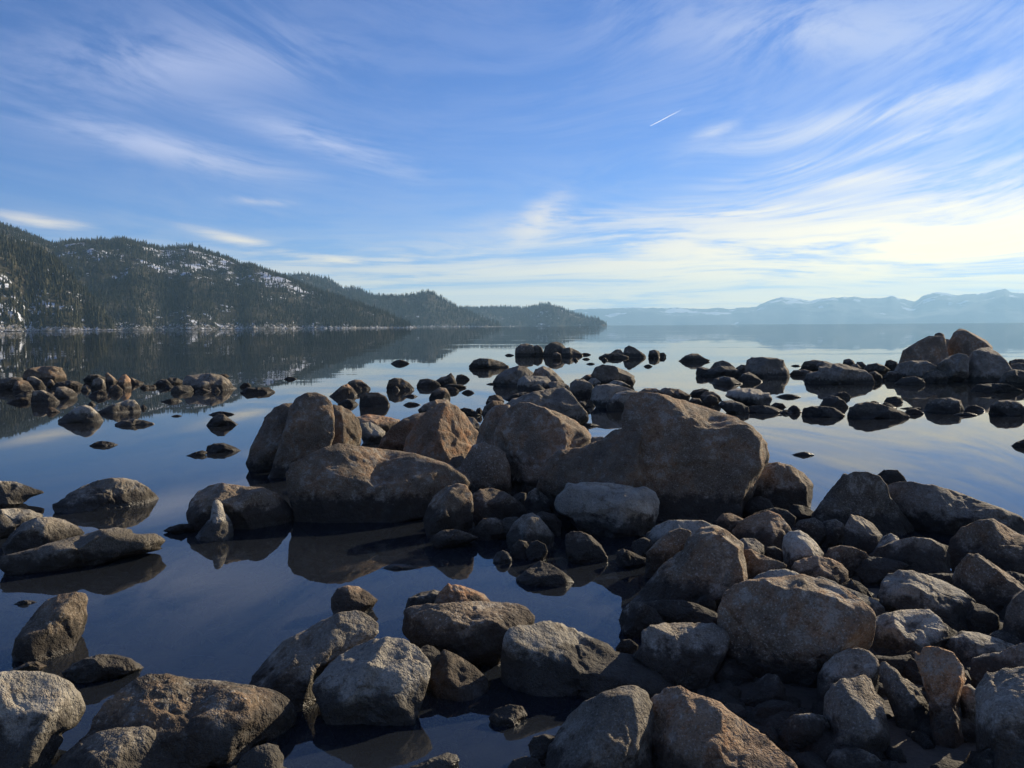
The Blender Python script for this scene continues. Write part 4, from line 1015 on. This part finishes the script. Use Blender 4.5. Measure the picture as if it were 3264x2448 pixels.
def rock(name, poly, yb, dasp, roundness, level, cuts, mat, seed, label, group, grow=1.03):
    """A boulder. poly: its outline on the photograph; yb: the row where its front meets the lake level.
    The outline fixes size and place; the depth, facets and relief are the rock's own."""
    rng = np.random.default_rng(seed)
    poly = np.array(poly, float)
    iL, iR = poly[:, 0].argmin(), poly[:, 0].argmax()
    ylr = (poly[iL, 1] + poly[iR, 1]) / 2
    ymin, ymax = poly[:, 1].min(), poly[:, 1].max()
    xmid = (poly[iL, 0] + poly[iR, 0]) / 2
    Hh = ymax - ymin
    n = len(poly)
    ch1 = [poly[(iL + k) % n] for k in range((iR - iL) % n + 1)]
    ch2 = [poly[(iR + k) % n] for k in range((iL - iR) % n + 1)]
    if np.mean([p[1] for p in ch1]) > np.mean([p[1] for p in ch2]):
        ch1, ch2 = ch2[::-1], ch1[::-1]
    waterline = yb <= ymax + 1.0
    if ymax - ylr < 0.36 * Hh:           # outline ends at the water: close it below the surface
        L, Rr = poly[iL], poly[iR]
        dep = (ymax - ylr) + 0.55 * Hh + max(0.0, yb - ymax)
        low = [np.array([xmid + (Rr[0] - L[0]) / 2 * math.cos(t), (Rr[1] if math.cos(t) > 0 else L[1]) * abs(math.cos(t)) + ylr * (1 - abs(math.cos(t))) + dep * math.sin(t)])
               for t in np.linspace(0.12, math.pi - 0.12, 12)]
        full = np.array(list(ch1) + low)
    else:
        full = poly.copy()
        g = np.clip((full[:, 1] - (ymin + 0.72 * Hh)) / (0.28 * Hh), 0, 1)
        full[:, 1] += g * (0.22 * Hh + max(0.0, yb - ymax))
        full[:, 0] += g * (full[:, 0] - xmid) * min(0.35, 0.5 * max(0.0, yb - ymax) / Hh)
    c = centroid(full)
    th, R = polar_radius(full * [1, -1], c * [1, -1])
    # distance: the front touches the lake level at row yb
    rb = ray(c[0], yb)
    tb = -CAM[2] / rb[2]
    PB = CAM + rb * tb
    dirc = ray(c[0], c[1])
    depth_b = float((PB - CAM) @ dirc)
    px = depth_b / FPX * float(dirc @ fwd)
    hw, hh = (full[:, 0].max() - full[:, 0].min()) / 2 * px, (full[:, 1].max() - full[:, 1].min()) / 2 * px
    dep = dasp * (0.62 * hw + 0.38 * hh)
    rho = min(1.0, (yb - c[1]) / max(full[:, 1].max() - c[1], 1e-6))
    t = depth_b + (dep * math.sqrt(max(0.0, 1 - rho * rho)) * 0.85 if waterline else dep * 0.25)
    C0 = CAM + dirc * t
    ew = dirc
    eu = np.cross(ew, [0, 0, 1.0])
    eu /= np.linalg.norm(eu)
    ev = np.cross(eu, ew)
    scale = t / FPX * float(dirc @ fwd)
    v0, F = ico(level)
    # faceted body
    r = np.ones(len(v0))
    roundness *= 0.65
    K = int(20 - 10 * roundness)
    pl = []
    for k in range(K):
        q = rng.normal(size=3)
        q /= np.linalg.norm(q)
        pl.append((q, rng.uniform(0.50 + 0.28 * roundness, 0.93)))
    for (nx_, ny_, nz_, h) in cuts:       # world axes -> local
        w = np.array([nx_, ny_, nz_])
        w = w / np.linalg.norm(w)
        q = np.array([w @ eu, w @ ev, w @ ew])
        pl.append((q, h))
    sharp = 64 - 60 * roundness
    acc = np.ones(len(v0))
    for q, h in pl[:K]:
        dd = v0 @ q
        acc += np.where(dd > 0.05, (np.maximum(dd, 1e-4) / h) ** sharp, 0)
    r = acc ** (-1.0 / sharp)
    if len(pl) > K:
        acc = np.ones(len(v0))
        for q, h in pl[K:]:
            dd = (v0 @ q) * r
            acc += np.where(dd > 0.05, (np.maximum(dd, 1e-4) / (h * (0.93 if h > .6 else 1.0))) ** 60, 0)
        r = r * acc ** (-1.0 / 60)
    r *= 1 + 0.055 * fbm(v0 * 1.7 + seed, 2, seed)
    q = v0 * r[:, None]
    ph = np.arctan2(q[:, 1], q[:, 0])
    rad = np.hypot(q[:, 0], q[:, 1])
    bins = ((ph + np.pi) / (2 * np.pi) * 144).astype(int) % 144
    sil = np.zeros(144)
    np.maximum.at(sil, bins, rad)
    for k in range(6):
        sil = np.maximum(sil, 0.5 * (np.roll(sil, 1) + np.roll(sil, -1)))
    ker = np.array([1, 2, 3, 2, 1], float) / 9
    sil = sum(np.roll(sil, i - 2) * w for i, w in enumerate(ker))
    ratio = R / sil
    ft = np.fft.rfft(ratio)
    ft[6:] = 0
    soft = np.maximum(np.fft.irfft(ft, 144), ratio.min() * 0.7)
    thb = np.concatenate([th - 2 * np.pi, th, th + 2 * np.pi])
    k_out = np.interp(ph, thb, np.tile(ratio, 3))
    k_in = np.interp(ph, thb, np.tile(soft, 3))
    relr = np.clip(rad / np.interp(ph, thb, np.tile(sil, 3)), 0, 1)
    wgt = relr ** 1.5
    kk = (k_in * (1 - wgt) + k_out * wgt) * scale
    u_, v_ = q[:, 0] * kk, q[:, 1] * kk
    w_ = q[:, 2] * dep / np.abs(q[:, 2]).max()
    X = u_[:, None] * eu + v_[:, None] * ev + w_[:, None] * ew
    # relief: broad swells, broken ledges, pits
    size = (hw * hh * dep) ** (1 / 3)
    nrm = X / np.maximum(np.linalg.norm(X, axis=1), 1e-6)[:, None]
    pn = X / size
    amp = size * (0.050 - 0.020 * roundness)
    dsp = amp * fbm(pn * 1.6 + seed * 1.7, 3, seed + 1)
    led = fbm(pn * 2.4 + 5.1, 3, seed + 2, ridged=True)
    dsp += amp * (0.60 - 0.35 * roundness) * np.tanh(4 * led) * 0.7
    for c_ in range(2):                  # stepped breaks along the joint planes of the granite
        jn = rng.normal(size=3)
        jn /= np.linalg.norm(jn)
        st = np.sin(rng.uniform(2.2, 4.5) * (pn @ jn) + 1.6 * fbm(pn * 1.4, 3, seed + 40 + c_) + rng.uniform(0, 6))
        dsp += amp * (0.80 - 0.6 * roundness) * np.tanh(9 * st)
    dsp += amp * 0.32 * fbm(pn * 6.5, 4, seed + 3, 0.62)
    if level >= 6:
        # broken patches: rough where the skin of the rock has spalled away
        rough = np.clip(3 * fbm(pn * 1.3 + 9.0, 2, seed + 5), 0, 1)
        dsp += amp * (0.06 + 0.45 * rough) * fbm(pn * 13.0, 3, seed + 4, 0.68, ridged=True)
        # one or two joints running through the block
        for c_ in range(2):
            jn = rng.normal(size=3)
            jn /= np.linalg.norm(jn)
            jd = np.abs(pn @ jn - rng.uniform(-.5, .5) + 0.22 * fbm(pn * 2.2, 3, seed + 6 + c_))
            dsp -= amp * 0.75 * np.exp(-(jd / 0.028) ** 2) * (fbm(pn * 1.1, 1, seed + 60 + c_) > -0.05)
    # the outline itself is kept: relief fades where the rock turns away from the sight line
    dsp *= 1 - 0.45 * relr ** 6
    X = X + nrm * dsp[:, None]
    # settle the outline as the photograph shows it
    R = R * grow
    for k in range(4):
        uu, vv, ww = X @ eu, X @ ev, X @ ew
        Pw = C0 + X - CAM
        zc = Pw @ fwd
        qx = (Pw @ CRT) / zc * FPX + PW / 2 - c[0]
        qy = (Pw @ CUP) / zc * FPX - PH / 2 + c[1]
        ph = np.arctan2(qy, qx)
        rad = np.hypot(qx, qy)
        bins = ((ph + np.pi) / (2 * np.pi) * 144).astype(int) % 144
        sil = np.zeros(144)
        np.maximum.at(sil, bins, rad)
        for _ in range(4):
            sil = np.maximum(sil, 0.5 * (np.roll(sil, 1) + np.roll(sil, -1)))
        rat = np.clip(R / np.maximum(sil, 1e-6), 0.5, 1.8)
        rel = np.clip(rad / np.interp(ph, thb, np.tile(sil, 3)), 0, 1)
        mean = rat.mean()
        kf = mean + (np.interp(ph, thb, np.tile(rat, 3)) - mean) * rel ** 1.5
        X = (uu * kf)[:, None] * eu + (vv * kf)[:, None] * ev + ww[:, None] * ew
    me = mesh_from(name, X, F)
    big = hw > 0.33
    link(name, me, GRANITE[mat], C0, label=label, category="boulder" if big else "rock", group=group)


TILES = {1: (0, 1000), 2: (1088, 1000), 3: (2176, 1000), 4: (0, 1700), 5: (1088, 1700), 6: (2176, 1700)}
GROUPS = {'N': "rocks in the near left shallows", 'F': "foreground rocks", 'M': "central boulders and pool rocks",
          'R': "boulder pile on the right shore", 'C': "rocks scattered over the middle water",
          'L': "rock spit on the left", 'W': "rock field on the right"}
TS = 2212 / 1088.0


def build_rocks(text):
    for i, line in enumerate(text.strip().splitlines()):
        if not line or line[0] == '#':
            continue
        tile, mat, opts, pts, label = line.split('|')
        ox, oy = TILES[int(tile)]
        o = dict(x.split('=') for x in opts.split())
        if pts[0] == 'L':
            x0, x1, yt, yw, pk = (float(x) for x in pts[2:].split())
            w, h = x1 - x0, yw - yt
            pk = x0 + w * pk
            P = [(x0, yw), (x0 + (pk - x0) * .35, yt + .42 * h), (x0 + (pk - x0) * .7, yt + .1 * h), (pk, yt),
                 (pk + (x1 - pk) * .35, yt + .14 * h), (pk + (x1 - pk) * .7, yt + .5 * h), (x1, yw), (x0 + w * .6, yw + .12 * h), (x0 + w * .35, yw + .12 * h)]
        else:
            P = [tuple(float(k) for k in q.split(',')) for q in pts.split()]
        P = [(ox + x / TS, oy + y / TS) for x, y in P]
        yb = oy + float(o['yb']) / TS if 'yb' in o else max(y for x, y in P)
        wpx = max(x for x, y in P) - min(x for x, y in P)
        cuts = [tuple(float(k) for k in q.split(',')) for q in o['c'].split(';')] if 'c' in o else []
        level = 6 if wpx > 215 else 5 if wpx > 80 else 4
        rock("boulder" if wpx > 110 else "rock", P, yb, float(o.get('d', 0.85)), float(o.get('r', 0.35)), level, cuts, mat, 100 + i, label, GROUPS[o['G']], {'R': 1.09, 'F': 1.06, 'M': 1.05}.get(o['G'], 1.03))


build_rocks(ROCKS)
cobbles("bank_cobbles", BANK_SPOTS, (0.05, 0.12), 61, GRANITE['k'], "dark cobbles packed in the gaps between the boulders of the right bank")
cobbles("drowned_cobbles", BED_SPOTS, (0.05, 0.16), 62, GRANITE['b'], "cobbles lying under water over the shallow lake bed")
# ------------------------------------------------------------------ contrail
mt, T_ = material("contrail_ice")
b = T_.new('ShaderNodeBsdfTranslucent')
b.inputs[0].default_value = (0.9, 0.9, 0.9, 1)
tr = T_.new('ShaderNodeBsdfTransparent')
at = T_.new('ShaderNodeAttribute', attribute_name='fade')
mx = T_.new('ShaderNodeMixShader')
T_.put(mx.inputs[0], at.outputs['Fac'])
T_.t.links.new(tr.outputs[0], mx.inputs[1])
T_.t.links.new(b.outputs[0], mx.inputs[2])
finish(T_, mx.outputs[0])
k = PW / 2212.0
ALT = 9000.0
r0, r1 = ray(1405 * k, 272 * k), ray(1476 * k, 235 * k)
p0_, p1_ = CAM + r0 * (ALT / r0[2]), CAM + r1 * (ALT / r1[2])
n, sd = 24, 8
ax = (p1_ - p0_) / np.linalg.norm(p1_ - p0_)
e1 = np.cross(ax, [0, 0, 1.0]); e1 /= np.linalg.norm(e1)
e2 = np.cross(e1, ax)
V, F, FD = [], [], []
for i in range(n + 1):
    s = i / n
    rr = 6 + 20 * s
    for j in range(sd):
        a = 2 * math.pi * j / sd
        V.append(p0_ + (p1_ - p0_) * s + (e1 * math.cos(a) + e2 * math.sin(a)) * rr * (1 + .12 * math.sin(9 * s + j)))
        FD.append(0.55 * (1 - s) ** 1.2)
for i in range(n):
    for j in range(sd):
        F.append((i * sd + j, i * sd + (j + 1) % sd, (i + 1) * sd + (j + 1) % sd, (i + 1) * sd + j))
me = mesh_from("contrail", V, F)
a_ = me.attributes.new('fade', 'FLOAT', 'POINT')
a_.data.foreach_set('value', np.array(FD, dtype=np.float32))
link("contrail", me, mt, label="thin white aircraft contrail high in the blue sky", category="contrail")

# ------------------------------------------------------------------ haze over the lake
mt, Z_ = material("lake_haze")
vol = Z_.new('ShaderNodeVolumePrincipled')
vol.inputs['Color'].default_value = (0.40, 0.70, 1.0, 1)
vol.inputs['Density'].default_value = HAZE
vol.inputs['Anisotropy'].default_value = 0.2
o_ = Z_.new('ShaderNodeOutputMaterial')
Z_.t.links.new(vol.outputs[0], o_.inputs['Volume'])
X0, X1, Y0, Y1, Z0, Z1 = -17900, 17900, -17900, 17900, -3.4, 760
V = [(x, y, z) for z in (Z0, Z1) for y in (Y0, Y1) for x in (X0, X1)]
F = [(0, 2, 3, 1), (4, 5, 7, 6), (0, 1, 5, 4), (2, 6, 7, 3), (0, 4, 6, 2), (1, 3, 7, 5)]
hz = link("haze", mesh_from("haze", V, F, smooth=False), mt, kind="stuff")
hz["label"] = "thin blue haze lying over the lake and far shores"
